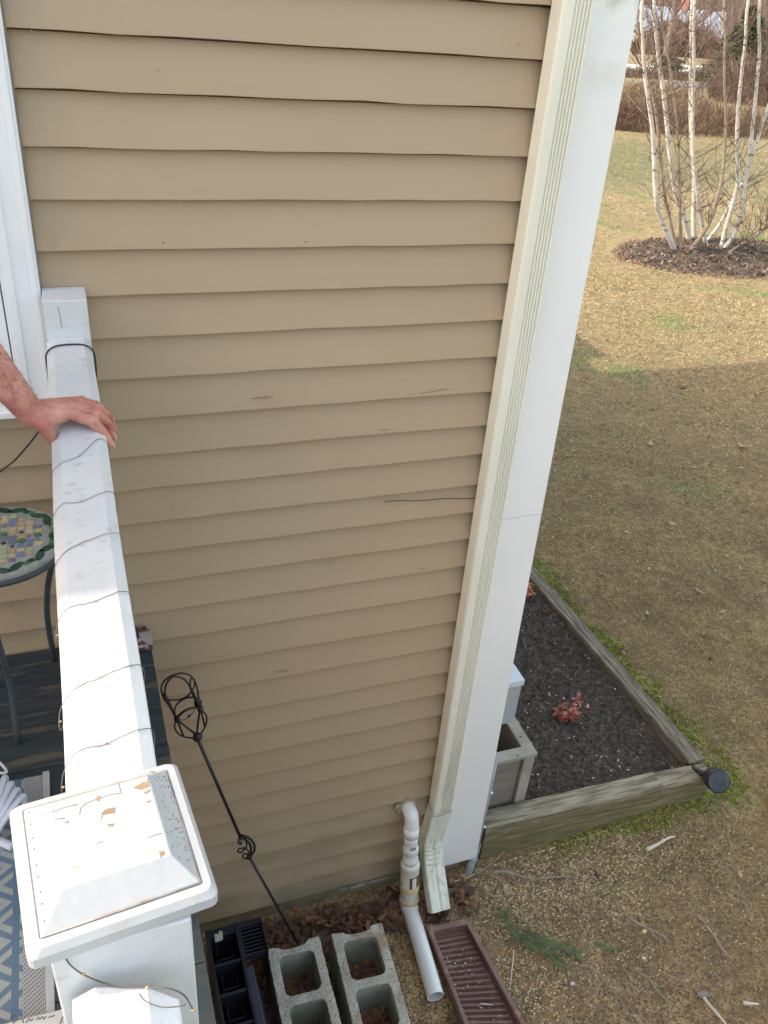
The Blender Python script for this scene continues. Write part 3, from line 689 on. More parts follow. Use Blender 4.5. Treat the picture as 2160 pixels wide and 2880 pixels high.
# ------------------------------------------------------------------ rug, white strappy sandals, plank
def rug_extra(N, L, vec, geo, noise, ramp, mix, col):
    x = sepz(N, L, geo, 0); y = sepz(N, L, geo, 1)
    def op(o, a, b=None):
        m_ = N.new('ShaderNodeMath'); m_.operation = o
        for i_, v in ((0, a), (1, b)):
            if v is None: continue
            if isinstance(v, (int, float)): m_.inputs[i_].default_value = v
            else: L.new(v, m_.inputs[i_])
        return m_.outputs[0]
    # dotted grey border
    chk = op('MULTIPLY', op('SINE', op('MULTIPLY', x, 900)), op('SINE', op('MULTIPLY', op('ADD', y, op('MULTIPLY', x, .5)), 760)))
    border = ramp(chk, .35, .5, (.36, .36, .35), (.10, .10, .11))
    weave = op('SINE', op('MULTIPLY', x, 1500)); base = ramp(weave, .3, .6, (.30, .32, .30), (.42, .42, .38))
    # blue scallops
    fy = op('PINGPONG', op('ADD', y, 5), .042); d = op('SUBTRACT', op('MULTIPLY', fy, 1.4), op('ABSOLUTE', op('ADD', x, .235)))
    band = op('PINGPONG', op('ADD', d, 5), .020)
    blue = ramp(band, .0085, .0105, (.06, .14, .24), (1, 1, 1))
    pat = mix(ramp(band, .0080, .0100), (.125, .185, .245), base)
    stripe = op('MULTIPLY', op('GREATER_THAN', x, -.185), op('LESS_THAN', x, -.172))
    pat = mix(stripe, pat, (.11, .17, .235))
    return mix(op('GREATER_THAN', x, -.166), pat, border)
m_rug = mat('woven_rug', (.3, .3, .3), rough=.95, bump=.001, bscale=400, extra=rug_extra)
rg = thing('rug', 'grey outdoor rug with blue scallops and dotted border on the deck', 'rug', (-.5, -1.0, DZ))
mb = MB(); mb.box((-1.6, -2.4, DZ+.001), (-.1275, -.447, DZ+.005)); mb.build('weave', m_rug, rg)
mb = MB(); mb.box((-.127, -2.4, DZ+.001), (-.112, -.440, DZ+.008)); mb.build('binding', mat('rug_binding', (.40, .42, .40), (.46, .48, .45), scale=60, rough=.9), rg, .002)
m_strap = mat('white_strap', (.62, .63, .70), (.70, .71, .76), scale=20, rough=.5)
sn = thing('sandal', 'pair of white strappy sandals left on the grey rug', 'sandals', (-.22, -.52, DZ+.006))
for k in range(4):
    mb = MB(); a0, b0 = (8+k*13, 1682+k*13)
    q = [gz(-25+k*4, 1790+k*6, DZ+.03), gz(-4+k*7, 1735+k*8, DZ+.075), gz(a0, b0, DZ+.080), gz(a0+5, b0+9, DZ+.055), gz(a0-6+k*2, b0+48, DZ+.02)]
    mb.tube(catmull(q, 6), .0065, 8); mb.build('strap', m_strap, sn)
mb = MB(); mb.tube(catmull([gz(-10, 1640, DZ+.03), gz(4, 1652, DZ+.03), gz(14, 1668, DZ+.03), gz(-6, 1670, DZ+.03)], 5), .003, 8)
mb.build('buckle_loop', m_strap, sn); mb = MB()
q = [gz(-8, 1815, DZ+.012), gz(10, 1822, DZ+.014), gz(26, 1830, DZ+.012)]; mb.tube(catmull(q, 5), .009, 8); mb.build('toe_band', m_strap, sn)
mb = MB(); a = gz(-60, 1760, DZ+.012); mb.prism([(a.x+.045*math.cos(t)*1.0, a.y+.11*math.sin(t)) for t in [2*math.pi*i/20 for i in range(20)]], lambda x, y, t: (x, y, t), DZ+.006, DZ+.024); mb.build('sole', m_strap, sn, .003)
pk = thing('painted_plank', 'old pale painted plank with dark scribbles lying across the rug', 'plank', (-.25, -1.05, DZ))
a = gz(0, 2188, DZ+.03); b = gz(160, 2172, DZ+.03); mb = MB()
mb.add([(a.x-.6, a.y, DZ+.0065), (b.x, b.y, DZ+.0065), (b.x, b.y-.075, DZ+.0065), (a.x-.6, a.y-.075, DZ+.0065), (a.x-.6, a.y, DZ+.03), (b.x, b.y, DZ+.03), (b.x, b.y-.075, DZ+.03), (a.x-.6, a.y-.075, DZ+.03)], ((0,3,2,1),(4,5,6,7),(0,1,5,4),(1,2,6,5),(2,3,7,6),(3,0,4,7)))
mb.build('board', mat('faded_paint', (.55, .56, .50), (.66, .66, .60), scale=12, rough=.7), pk, .003)
mb = MB()
for ln in ([(20,2208),(22,2196),(32,2194)], [(28,2212),(36,2202),(48,2200),(50,2210)], [(56,2210),(62,2200),(66,2206),(72,2200)], [(78,2204),(82,2197),(86,2203),(91,2196),(95,2202),(99,2196)], [(104,2198),(118,2194)], [(130,2212),(134,2198),(144,2194)], [(144,2180),(153,2176)], [(146,2184),(158,2182)]):
    mb.tube([gz(x_, y_, DZ+.0305) for x_, y_ in ln], .0011, 5)
mb.build('scribble', m_pcrack, pk)

# ================================================================== PERSON (left hand on the rail)
def H(a, b, z): return gz(a/4.74/S, (950+b/4.74)/S, z)
person = thing('person', 'sunburnt bare forearm and hand of a person resting on the white rail', 'person', (-.72, -.62, DZ))
def cap_(mb, a, b, ra, rb, sx=1., n=14):
    """round cone between two joints"""
    a, b = Vector(a), Vector(b); d = b-a; L_ = d.length; pts = []; rs = []
    for i in range(7):
        t = math.pi/2*i/6; pts.append(a-d.normalized()*ra*math.cos(t)); rs.append(max(ra*math.sin(t), 1e-4))
    for i in range(7):
        t = math.pi/2*i/6; pts.append(b+d.normalized()*rb*math.sin(t)); rs.append(max(rb*math.cos(t), 1e-4))
    mb.tube(pts, rs, n)
def remesh(mb, name, m_, parent, vox, it=4, fac=.5):
    o = mb.build(name, m_, None)
    r = o.modifiers.new('r', 'REMESH'); r.mode = 'VOXEL'; r.voxel_size = vox
    s_ = o.modifiers.new('s', 'SMOOTH'); s_.iterations = it; s_.factor = fac
    dg = bpy.context.evaluated_depsgraph_get(); me = bpy.data.meshes.new_from_object(o.evaluated_get(dg))
    o.modifiers.clear(); o.data = me; me.name = name
    me.polygons.foreach_set('use_smooth', [True]*len(me.polygons))
    me.materials.clear(); me.materials.append(m_)
    if parent: attach(o, parent)
    return o
mb = MB()
W_ = H(400, 985, 2.452)
elb = Vector((-.150, -.580, 2.715)); sh = Vector((-.46, -.64, 2.84))
def E(c, r, ax=None):    # ellipsoid helper
    mb.blob(c, r, seed=1, k=0, n=12)
f1 = W_.lerp(elb, .33); f2 = W_.lerp(elb, .66)
cap_(mb, W_, f1, .0225, .0300); cap_(mb, f1, f2, .0300, .0350); cap_(mb, f2, elb, .0350, .0345)
cap_(mb, W_+Vector((0, .010, .002)), f1+Vector((0, .007, 0)), .0195, .028)
cap_(mb, W_+Vector((0, -.008, -.003)), f1+Vector((0, -.005, -.004)), .0195, .026)
cap_(mb, elb, sh, .031, .044)
# palm: metacarpals from the wrist to each knuckle
K = {'index': H(930, 1000, 2.437), 'middle': H(985, 925, 2.442), 'ring': H(1060, 880, 2.438), 'little': H(1085, 845, 2.428)}
wo = {'index': -.006, 'middle': .000, 'ring': .007, 'little': .012}
for n_, kp in K.items():
    cap_(mb, W_+Vector((.006, wo[n_]*1.2, -.002)), kp, .0160, .0112 if n_ != 'little' else .0095)
cap_(mb, W_+Vector((.004, .010, -.008)), K['little']+Vector((-.006, .004, -.008)), .014, .010)
cap_(mb, W_+Vector((.010, -.008, -.006)), K['index']+Vector((-.008, 0, -.006)), .014, .0105)
chains = {
 'index': [K['index'], H(1215, 1105, 2.432), H(1375, 1265, 2.404), H(1465, 1425, 2.380)],
 'middle': [K['middle'], H(1270, 1010, 2.437), H(1430, 1135, 2.410), H(1492, 1310, 2.384)],
 'ring': [K['ring'], H(1310, 945, 2.434), H(1455, 1070, 2.405), H(1500, 1215, 2.380)],
 'little': [K['little'], H(1280, 905, 2.426), H(1390, 985, 2.402), H(1440, 1085, 2.380)]}
rad = {'index': (.0115, .0102, .0092, .0078), 'middle': (.0115, .0100, .0090, .0076), 'ring': (.0104, .0092, .0083, .0070), 'little': (.0092, .0081, .0073, .0062)}
for n_, c in chains.items():
    for i in range(3): cap_(mb, c[i], c[i+1], rad[n_][i], rad[n_][i+1])
    cap_(mb, c[1]+Vector((0, 0, .0012)), c[1]+Vector((.001, 0, .0010)), rad[n_][1], rad[n_][1])
# thumb hanging down the near-left side of the rail
T = [W_+Vector((.010, -.012, -.004)), H(560, 1140, 2.440), H(640, 1245, 2.422), H(690, 1345, 2.402)]
cap_(mb, T[0], T[1], .0155, .0138); cap_(mb, T[1], T[2], .0135, .0122); cap_(mb, T[2], T[3], .0122, .0100)
cap_(mb, T[1], H(820, 1065, 2.432), .0120, .0095); cap_(mb, T[0], H(780, 1030, 2.434), .0150, .0110); cap_(mb, T[0].lerp(T[1], .5), K['index']+Vector((-.006, .001, -.005)), .0140, .0105)
# tendons on the back of the hand
for n_ in ('index', 'middle', 'ring'):
    a = W_+Vector((.012, wo[n_], .0105)); b = K[n_]+Vector((0, 0, .0065)); cap_(mb, a, b, .0034, .0042)
for a_, b_, c_ in ((W_.lerp(f1, .9)+Vector((.012, .006, .020)), W_+Vector((.010, .002, .0155)), K['middle'].lerp(W_, .45)+Vector((0, .003, .0125))), (W_.lerp(f1, .7)+Vector((.006, -.016, .014)), W_+Vector((.012, -.008, .013)), K['index'].lerp(W_, .5)+Vector((0, -.004, .011)))):
    cap_(mb, a_, b_, .0026, .0024, n=8); cap_(mb, b_, c_, .0024, .0022, n=8)
body = MB(); arm_mb = mb
mb_all = MB(); mb_all.v = list(arm_mb.v); mb_all.f = list(arm_mb.f); mb_all.m = list(arm_mb.m); mb_all.s = list(arm_mb.s)
hand = remesh(mb_all, 'arm', m_skin, person, .0019, 3, .5)
for n_ in ('index', 'middle', 'ring', 'little'):
    c = chains[n_]; d = (c[3]-c[2]).normalized(); up_ = Vector((0.55, 0, .83)); up_ = (up_-d*up_.dot(d)).normalized(); sd = d.cross(up_)
    mb = MB(); r = rad[n_][3]; pts = []
    for i in range(7):
        for j in range(5):
            u = -1+2*j/4; v = -.2+1.15*i/6
            pts.append(c[3]+d*(r*v*1.15)+sd*(u*r*.68)+up_*(r*(1.02-.30*u*u-.28*max(0, v)**2)))
    mb.add(pts, [(i*5+j, i*5+j+1, i*5+j+6, i*5+j+5) for i in range(6) for j in range(4)], 0, True)
    mb.build('fingernail', m_nail, hand)
mb = MB()
for n_ in ('index', 'middle', 'ring', 'little'):
    for ji in (0, 1, 2):
        c = chains[n_][ji]; d = (chains[n_][ji+1]-chains[n_][max(0, ji-1)]).normalized(); up_ = Vector((.25, 0, .97)); up_ = (up_-d*up_.dot(d)).normalized(); sd = d.cross(up_); rr0 = rad[n_][ji]
        for off in ((-.0022, .0018) if ji else (.0,)):
            mb.tube([c+d*(off+.0006*math.sin(k_*1.3))+sd*math.sin(k_*.28)*rr0*1.0+up_*(math.cos(k_*.28)*rr0*1.0+.0006) for k_ in range(-3, 4)], .00035, 4)
p0 = W_+Vector((-.004, 0, .001))
for off in (-.004, .0015): mb.tube([p0+Vector((off, math.sin(k_*.4)*.0235, math.cos(k_*.4)*.0238)) for k_ in range(-3, 3)], .0004, 4)
mb.build('crease', mat('crease_skin', (.34, .115, .085), rough=.6), hand)
# arm hairs
mb = MB()
for i in range(1500):
    t = random.uniform(.04, 1.0); a = random.uniform(0, 2*math.pi); c = W_.lerp(elb, t); d = (elb-W_).normalized(); u = d.orthogonal().normalized(); v = d.cross(u)
    r = .0225+.022*min(t, .55); nn = (u*math.cos(a)+v*math.sin(a)); p = c+nn*r*.98; q = p+nn*.0058-d*.0085+Vector((random.uniform(-.002, .002), random.uniform(-.002, .002), 0))
    s_ = d.cross(nn)*.00028; mb.add([p-s_, p+s_, q], [(0, 1, 2)])
mb.build('arm_hair', m_hair, hand)
# the rest of the person, standing on the deck just outside the picture
mb = MB(); hip = Vector((-.72, -.66, 2.20)); chest = Vector((-.70, -.70, 2.68)); neck = Vector((-.70, -.70, 2.90)); sh2 = Vector((-.70, -.86, 2.80))
cap_(mb, sh, sh, .055, .055); cap_(mb, sh.lerp(elb, .35), sh, .050, .060); cap_(mb, sh, chest+Vector((0, .02, .02)), .06, .11); cap_(mb, chest, hip+Vector((0, 0, .02)), .125, .12)
cap_(mb, chest+Vector((0, -.05, 0)), hip, .115, .12); cap_(mb, chest, sh2, .11, .065); cap_(mb, sh2, sh2+Vector((.0, -.05, -.13)), .062, .055)
remesh(mb, 'shirt', m_shirt, person, .012, 4)
mb = MB()
for s_ in (-1, 1):
    h_ = hip+Vector((0, .065*s_, -.02)); kn = Vector((-.70, -.66+.085*s_, 1.90)); an_ = Vector((-.74, -.66+.09*s_, 1.56))
    cap_(mb, h_, kn, .092, .062); cap_(mb, kn, an_, .062, .046)
cap_(mb, hip+Vector((0, -.05, -.02)), hip+Vector((0, .05, -.02)), .115, .115); remesh(mb, 'jeans', m_jeans, person, .012, 3)
mb = MB()
for s_ in (-1, 1): cap_(mb, (-.77, -.66+.09*s_, 1.535), (-.60, -.66+.095*s_, 1.532), .034, .031)
remesh(mb, 'shoe', m_shoe, person, .008, 2)
mb = MB(); hc = Vector((-.665, -.70, 3.06)); cap_(mb, neck-Vector((0, 0, .04)), neck+Vector((.01, 0, .08)), .052, .050)
mb.blob(hc, (.082, .066, .095), k=0, n=14); mb.blob(hc+Vector((.035, 0, -.045)), (.05, .045, .05), k=0, n=12); cap_(mb, hc+Vector((.075, 0, .012)), hc+Vector((.094, 0, -.02)), .008, .013)
for s_ in (-1, 1): mb.blob(hc+Vector((-.005, .068*s_, -.008)), (.016, .008, .026), k=0, n=8); mb.blob(hc+Vector((.066, .027*s_, .014)), (.012, .015, .009), k=0, n=8)
cap_(mb, hc+Vector((.074, -.018, -.046)), hc+Vector((.074, .018, -.046)), .006, .006)
la = sh2+Vector((0, -.05, -.13)); le = la+Vector((.02, -.02, -.15)); lw = le+Vector((.10, .02, -.18)); cap_(mb, la, le, .036, .032); cap_(mb, le, lw, .032, .022)
for i in range(4): cap_(mb, lw, lw+Vector((.02+.006*i, -.018+.012*i, -.05)), .014, .0095); cap_(mb, lw+Vector((.02+.006*i, -.018+.012*i, -.05)), lw+Vector((.03, -.018+.012*i, -.10+.006*abs(i-1))), .009, .007)
cap_(mb, lw, lw+Vector((.045, .02, -.04)), .012, .008)
remesh(mb, 'head_and_far_arm', m_skin, person, .006, 3)
mb = MB(); mb.blob(hc+Vector((-.016, 0, .022)), (.084, .073, .090), k=.02, n=14); remesh(mb, 'hair', m_hair, person, .008, 2)
for s_ in (-1, 1): mb = MB(); mb.blob(hc+Vector((.078, .027*s_, .014)), (.004, .007, .0045), k=0, n=8); mb.build('eye', m_ink, person)

# ================================================================== GARDEN STAKE
st = thing('garden_stake', 'black iron garden stake with ring basket top leaning near the wall', 'garden stake', tuple(gz(640, 2030, .12)))
SY = -.16
def G(x, y, d=0): return gy(x, y, SY+d)
base_ = gz(640, 2032, .10); 
A_ = G(426, 1594); B_ = G(518, 1806); C_ = G(538, 1850)
mb = MB(); mb.tube([A_, B_], .0052, 10); mb.tube([C_, C_.lerp(base_, .5), base_], [.005, .0048, .0045], 10); mb.tube([base_, base_+(base_-C_).normalized()*.10], [.0045, .002], 8)
mb.build('rod', m_iron, st)
mb = MB(); Z_ = lambda x, y, d=0: G(x, y, d)
mb.tube(catmull([Z_(518, 1806), Z_(534, 1808, -.01), Z_(548, 1822, -.012), Z_(549, 1838, -.01), Z_(540, 1850)], 6), .0042, 8)
mb.tube(catmull([Z_(520, 1806), Z_(528, 1812, .012), Z_(540, 1824, .014), Z_(542, 1838, .012), Z_(538, 1850)], 6), .0042, 8)
mb.tube(catmull([Z_(519, 1808), Z_(515, 1818), Z_(519, 1824), Z_(522, 1818)], 5), .0032, 8)
mb.tube(catmull([Z_(532, 1812), Z_(532, 1830), Z_(526, 1832), Z_(516, 1834), Z_(514, 1840), Z_(520, 1842), Z_(527, 1836), Z_(533, 1834), Z_(538, 1842)], 5), .0028, 8)
mb.tube(catmull([Z_(536, 1845), Z_(527, 1845), Z_(524, 1850), Z_(528, 1854), Z_(536, 1852)], 5), .0028, 8)
mb.blob(Z_(521, 1808), (.011, .008, .011), k=.1); mb.blob(Z_(538, 1851), (.010, .008, .012), k=.1)
mb.build('scroll_knot', m_iron, st)
mb = MB(); mb.blob(Z_(426, 1592), (.015, .013, .016), k=.12, seed=4); mb.build('hub', m_iron, st)
def U(pts, d=None, r=.0030, n=5):
    mb.tube(catmull([Z_(420*1.0/1+(x/5.53-0)/S*0+(420+x/5.53)/S-420, (1850+y/5.53)/S, dd) for (x, y), dd in zip(pts, d or [0]*len(pts))], n), r, 7)
def Q(x, y, dd=0): return Z_((420+x/5.53)/S, (1850+y/5.53)/S, dd)
def T_(pts, r=.0026, n=5, ds_=None):
    mb.tube(catmull([Q(x, y, (ds_[i] if ds_ else 0)) for i, (x, y) in enumerate(pts)], n), r, 7)
mb = MB()
T_([(205,560),(185,470),(240,350),(370,270),(520,240),(640,280),(710,370),(750,500),(770,640)], .0027, ds_=[0,.02,.03,.03,.03,.03,.02,.01,0])
T_([(260,610),(240,520),(270,400),(340,310),(410,290),(520,320),(600,400),(650,500),(720,640)], .0026, ds_=[0,-.01,-.02,-.03,-.03,-.03,-.02,-.01,0])
T_([(205,560),(270,640),(400,660),(520,635),(600,590),(655,525)], .0026, ds_=[0,.02,.03,.03,.02,0])
T_([(655,525),(700,440),(700,360),(670,310),(640,340),(635,420),(660,500)], .0022, ds_=[0,.01,.01,.01,.01,.01,0])
T_([(400,900),(395,800),(440,710),(540,640),(640,615),(720,625)], .0026, ds_=[0,.02,.03,.03,.02,0])
mb.build('upper_rings', m_iron, st)
mb = MB()
T_([(205,560),(240,640),(320,750),(430,960)], .0040); T_([(230,570),(300,680),(380,850),(430,960)], .0030, ds_=[0, .01, .01, 0]); T_([(650,490),(700,600),(760,740),(790,800)], .0044)
T_([(430,950),(470,890),(560,820),(680,780),(790,785)], .0036, ds_=[0,-.02,-.03,-.02,0])
T_([(430,960),(390,1060),(440,1170),(560,1235),(700,1240),(800,1180),(880,1040),(885,900),(790,790)], .0026, ds_=[0,.02,.03,.03,.02,.03,.03,.02,0])
T_([(430,960),(480,1090),(530,1220)], .0030); T_([(430,970),(560,1070),(700,1180)], .0022); T_([(430,950),(580,1080),(710,1170)], .0022, ds_=[0,-.01,0])
T_([(790,800),(760,980),(740,1180)], .0032); T_([(800,800),(830,930),(860,1060)], .0030)
T_([(700,820),(640,900),(540,965),(460,960)], .0012); mb.blob(Q(615, 905), (.004, .004, .005), k=.1)
mb.blob(Q(760, 700), (.011, .009, .020), k=.25, seed=3); mb.blob(Q(790, 790), (.009, .008, .013), k=.1); mb.blob(Q(425, 950), (.008, .007, .012), k=.1)
mb.build('lower_rings', m_iron, st)

# ================================================================== CINDER BLOCKS, TRAYS, SPLASH BLOCK
def block(corner, yaw, label):
    o = thing('cinder_block', label, 'cinder block', (corner[0], corner[1], 0), 'cinder blocks by the wall')
    c, s_ = math.cos(yaw), math.sin(yaw)
    def fn(a, b, z): # a across (0..w), b along toward the viewer
        return (corner[0]+a*c+b*s_, corner[1]+a*s_-b*c, z)
    w_, l_ = .188, .395; mb = MB()
    out = [(0, .0), (.042, .004), (.052, .014), (.075, .018), (.115, .018), (.135, .012), (.146, 0), (w_, 0), (w_, l_), (.146, l_), (.135, l_-.012), (.052, l_-.014), (.042, l_), (0, l_)]
    out2 = []
    for i in range(len(out)):
        a = out[i]; b = out[(i+1) % len(out)]; k = max(1, int(math.dist(a, b)/.02))
        for j in range(k): out2.append((a[0]+(b[0]-a[0])*j/k+random.uniform(-.0014, .0014), a[1]+(b[1]-a[1])*j/k+random.uniform(-.0014, .0014)))
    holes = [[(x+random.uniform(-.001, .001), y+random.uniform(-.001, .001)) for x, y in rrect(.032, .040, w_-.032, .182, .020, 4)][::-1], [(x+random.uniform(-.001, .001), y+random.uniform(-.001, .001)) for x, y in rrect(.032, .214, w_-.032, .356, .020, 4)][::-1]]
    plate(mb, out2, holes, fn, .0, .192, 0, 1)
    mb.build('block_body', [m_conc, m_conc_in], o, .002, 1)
    mb = MB()
    for i in range(260):
        h = (.040, .182) if i % 2 else (.214, .356); a, b = random.uniform(.036, w_-.036), random.uniform(h[0]+.004, h[1]-.004)
        leafshape(mb, Vector(fn(a, b, random.uniform(.008, .05))), random.uniform(.014, .034), random.uniform(0, 6.28), random.choice((0, 0, 1)), tilt=random.uniform(.1, .7), simple=True)
    lf = mb.build('leaf_litter', m_leaf, None); tag(lf, 'dead leaves lying inside the hollows of the '+label.split(' with')[0], 'leaf litter', kind='stuff')
def leafshape(mb, c, r, yaw, mi, tilt=.2, simple=False, lobed=False):
    n = 7 if simple else 13; pts = []; R = Matrix.Rotation(yaw, 3, 'Z') @ Matrix.Rotation(tilt*random.choice((-1, 1)), 3, 'X') @ Matrix.Rotation(tilt*random.uniform(-1, 1), 3, 'Y')
    for i in range(n):
        a = 2*math.pi*i/n
        q = (1 if i % 2 == 0 else .48) if lobed else (1 if abs(math.cos(a)) > .6 else .62)
        v = Vector((r*q*math.cos(a)*1.25, r*q*math.sin(a)*.8, .22*r*math.cos(2*a)+random.uniform(-.1, .1)*r)); pts.append(R @ v+c)
    o = len(mb.v); cc = R @ Vector((0, 0, -.06*r))+c
    mb.add(pts+[cc], [(i, (i+1) % n, n) for i in range(n)], mi)
block((.443, -.236), -.03, 'grey cinder block with a rod behind it beside the black trays')
block((.676, -.246), -.06, 'brownish grey cinder block with two open hollows beside the white pipe')

tr = thing('plant_tray', 'stack of black plastic plant trays with open cells beside the blocks', 'plant tray', (.35, -.35, 0))
TY0, TY1 = -.150, -.72; zt = .26
mb = MB()
for xx in (.245, .345): mb.box((xx, TY1, .05), (xx+.010, TY0, zt))
for i in range(6):
    yy = TY0-.02-i*.105; mb.box((.2555, yy-.010, .06), (.3445, yy, zt-.006))
mb.box((.2465, TY0-.0195, zt-.05), (.4405, TY0, zt-.004))
for i in range(5):
    yy = TY0-.03-i*.105
    mb.box((.272, yy-.095, .05), (.276, yy-.002, zt-.05)); mb.box((.322, yy-.095, .05), (.326, yy-.002, zt-.06))
    mb.tube([(.258, yy-.05, zt-.07), (.34, yy-.05, zt-.07)], .004, 6)
mb.build('cell_frame', m_black, tr, .0015)
mb = MB(); mb.box((.3555, TY0-.13, .03), (.362, TY0-.0205, zt)); mb.box((.436, TY0-.13, .03), (.4405, TY0-.0205, zt))
for i in range(8): mb.box((.3625, TY0-.022-i*.0135-.004, zt-.045), (.4355, TY0-.022-i*.0135, zt-.012))
mb.build('louvred_end', m_black, tr, .001)
mb = MB(); mb.box((.3565, TY1, .02), (.385, TY0-.131, .20)); mb.box((.392, TY0-.40, .03), (.402, TY0-.16, .12), 0); mb.build('side_rail', m_blackg, tr, .004)
mb = MB(); p = gz(472, 2022, zt+.001); mb.prism([(p.x-.014, p.y-.018), (p.x+.012, p.y-.016), (p.x+.016, p.y+.012), (p.x+.006, p.y+.018), (p.x+.002, p.y+.008), (p.x-.013, p.y+.010)], lambda a, b, t: (a, b, t), zt-.003, zt+.002); 
mb.build('paper_tag', mat('pale_paper', (.52, .45, .38), rough=.9), tr)

sb = thing('splash_block', 'brown plastic splash block tray with ribbed floor below the downspout', 'splash block', (1.15, -.45, 0))
c0, c1 = gz(922, 2003, .055), gz(1010, 1983, .055); d1, d0 = gz(1135, 2212, .055), gz(1003, 2212, .055)
def lerpq(u, v, z):   # u across 0..1, v along 0..1
    a = c0.lerp(c1, u); b = d0.lerp(d1, u); q = a.lerp(b, v); return (q.x, q.y, z)
mb = MB(); W1 = .10
outer = [(0, 0), (1, 0), (1, 1.5), (0, 1.5)]; inner = [(.10, .055), (.90, .055), (.93, 1.48), (.07, 1.48)]
plate(mb, outer, [inner[::-1]], lambda a, b, z: lerpq(a, b, z), .004, .056)
mb.build('rim', m_splash, sb, .003)
mb = MB(); mb.add([lerpq(.10, .055, .012), lerpq(.90, .055, .012), lerpq(.93, 1.48, .012), lerpq(.07, 1.48, .012)], [(0, 1, 2, 3)])
for i in range(26):
    v = .085+i*.0545
    mb.add([lerpq(.12, v, .0125), lerpq(.88, v, .0125), lerpq(.88, v+.030, .024), lerpq(.12, v+.030, .024), lerpq(.88, v+.046, .024), lerpq(.12, v+.046, .024), lerpq(.88, v+.052, .0125), lerpq(.12, v+.052, .0125)], [(0, 1, 2, 3), (3, 2, 4, 5), (5, 4, 6, 7), (1, 6, 4, 2), (0, 3, 5, 7)])
mb.build('ribbed_floor', m_splash, sb)
mb = MB()
for i in range(70):
    p = Vector(lerpq(random.uniform(.15, .75), random.triangular(.08, 1.0, .35), .026)); r = random.uniform(.0012, .0036); mb.blob(p, (r*1.2, r, r*.7), seed=i, k=.25, n=4, mi=random.choice((0, 1, 2)))
mb.blob(gz(1096, 2258, .03), (.004, .004, .003)) if False else None
tag(mb.build('gravel', m_gravel), 'small pebbles scattered over the ribs of the brown splash block', 'gravel', kind='stuff')

# ================================================================== RAISED BED
def timber(name, a, b, wdt, z0, z1, m_, label, seed=0):
    """beam from a to b (xy), jittered skin"""
    rg_ = random.Random(seed); a, b = Vector((*a, 0)), Vector((*b, 0)); d = (b-a); L_ = d.length; d.normalize(); n_ = Vector((-d.y, d.x, 0)); mb = MB(); k = max(4, int(L_/.03)); vs = []
    pr = [(-.5, z0+.006), (-.42, z0), (.42, z0), (.5, z0+.006), (.5, z1-.008), (.42, z1), (.16, z1-.0035), (.10, z1), (-.12, z1-.001), (-.20, z1-.004), (-.42, z1), (-.5, z1-.008)]
    for i in range(k+1):
        c = a+d*(L_*i/k)
        for (u, z) in pr: vs.append(c+n_*(u*wdt+rg_.uniform(-.0018, .0018))+Vector((0, 0, z+rg_.uniform(-.0015, .0015))))
    m = len(pr); mb.add(vs, [(i*m+j, (i+1)*m+j, (i+1)*m+(j+1) % m, i*m+(j+1) % m) for i in range(k) for j in range(m)])
    mb.add(vs[:m], [tuple(range(m))]); mb.add(vs[-m:], [tuple(range(m))[::-1]])
    o = mb.build(name, m_); return tag(o, label, 'timber', 'timbers edging the raised bed')
timber('landscape_timber', (1.410, .050), (2.262, .032), .088, .102, .200, m_timber_x, 'mossy upper front timber with a bright splintered far end', 1)
timber('landscape_timber', (1.410, .053), (2.50, .030), .092, -.04, .099, m_timber_x, 'mossy lower front timber under the splintered one', 2)
timber('landscape_timber', (2.268, .036), (2.53, .022), .088, .101, .188, m_timber_x, 'short timber block at the outer corner beside the black spotlight', 3)
timber('landscape_timber', (2.510, .075), (2.328, 4.02), .084, .03, .196, m_timber_y, 'long grey timber running back along the mossy lawn edge', 4)
# mulch surface
mx = np.arange(1.40, 2.50, .018); my = np.arange(.09, 4.0, .018); XX, YY = np.meshgrid(mx, my)
ZZ = .150+.010*np.sin(XX*7+YY*3)+.008*np.sin(YY*9-XX*4)+rng.normal(0, .004, XX.shape)
V = np.stack([XX, YY, ZZ], -1).reshape(-1, 3); nx, ny = len(mx), len(my); I = (np.arange(ny-1)[:, None]*nx+np.arange(nx-1)[None, :]).ravel()
tag(fastmesh('mulch', V, np.stack([I, I+1, I+nx+1, I+nx], 1), m_mulch), kind='structure')
def slivers(n, xr_, yr_, zf, lr, wr, mats, probs, name, label, cat, tilt=.35, mask=None, flat=0.0):
    x = rng.uniform(*xr_, n); y = rng.uniform(*yr_, n)
    if mask is not None:
        k = mask(x, y); x, y = x[k], y[k]; n = len(x)
    a = rng.uniform(0, 2*np.pi, n); l = rng.uniform(*lr, n); w_ = rng.uniform(*wr, n); t = np.abs(rng.normal(0, tilt, n))
    d = np.stack([np.cos(a)*np.cos(t), np.sin(a)*np.cos(t), np.sin(t)], 1); s_ = np.stack([-np.sin(a), np.cos(a), rng.normal(0, .4, n)], 1)
    p = np.stack([x, y, zf(x, y)], 1); q = p+d*l[:, None]
    bend = rng.normal(0, .25, n)[:, None]*l[:, None]*s_*.5
    mid = (p+q)/2+bend; mid[:, 2] += l*.10
    V = np.stack([p-s_*w_[:, None]*.5, p+s_*w_[:, None]*.5, mid+s_*w_[:, None]*.5, mid-s_*w_[:, None]*.5, q+s_*w_[:, None]*.2, q-s_*w_[:, None]*.2], 1).reshape(-1, 3)
    b_ = np.arange(n)*6; F = np.concatenate([np.stack([b_, b_+1, b_+2, b_+3], 1), np.stack([b_+3, b_+2, b_+4, b_+5], 1)])
    mi = rng.choice(len(mats), n, p=probs); o = fastmesh(name, V, F, mats, np.concatenate([mi, mi]))
    return tag(o, label, cat, kind='stuff')
inbed = lambda x, y: (x > 1.38) & (x < 2.45-.045*y) & (y > .10)
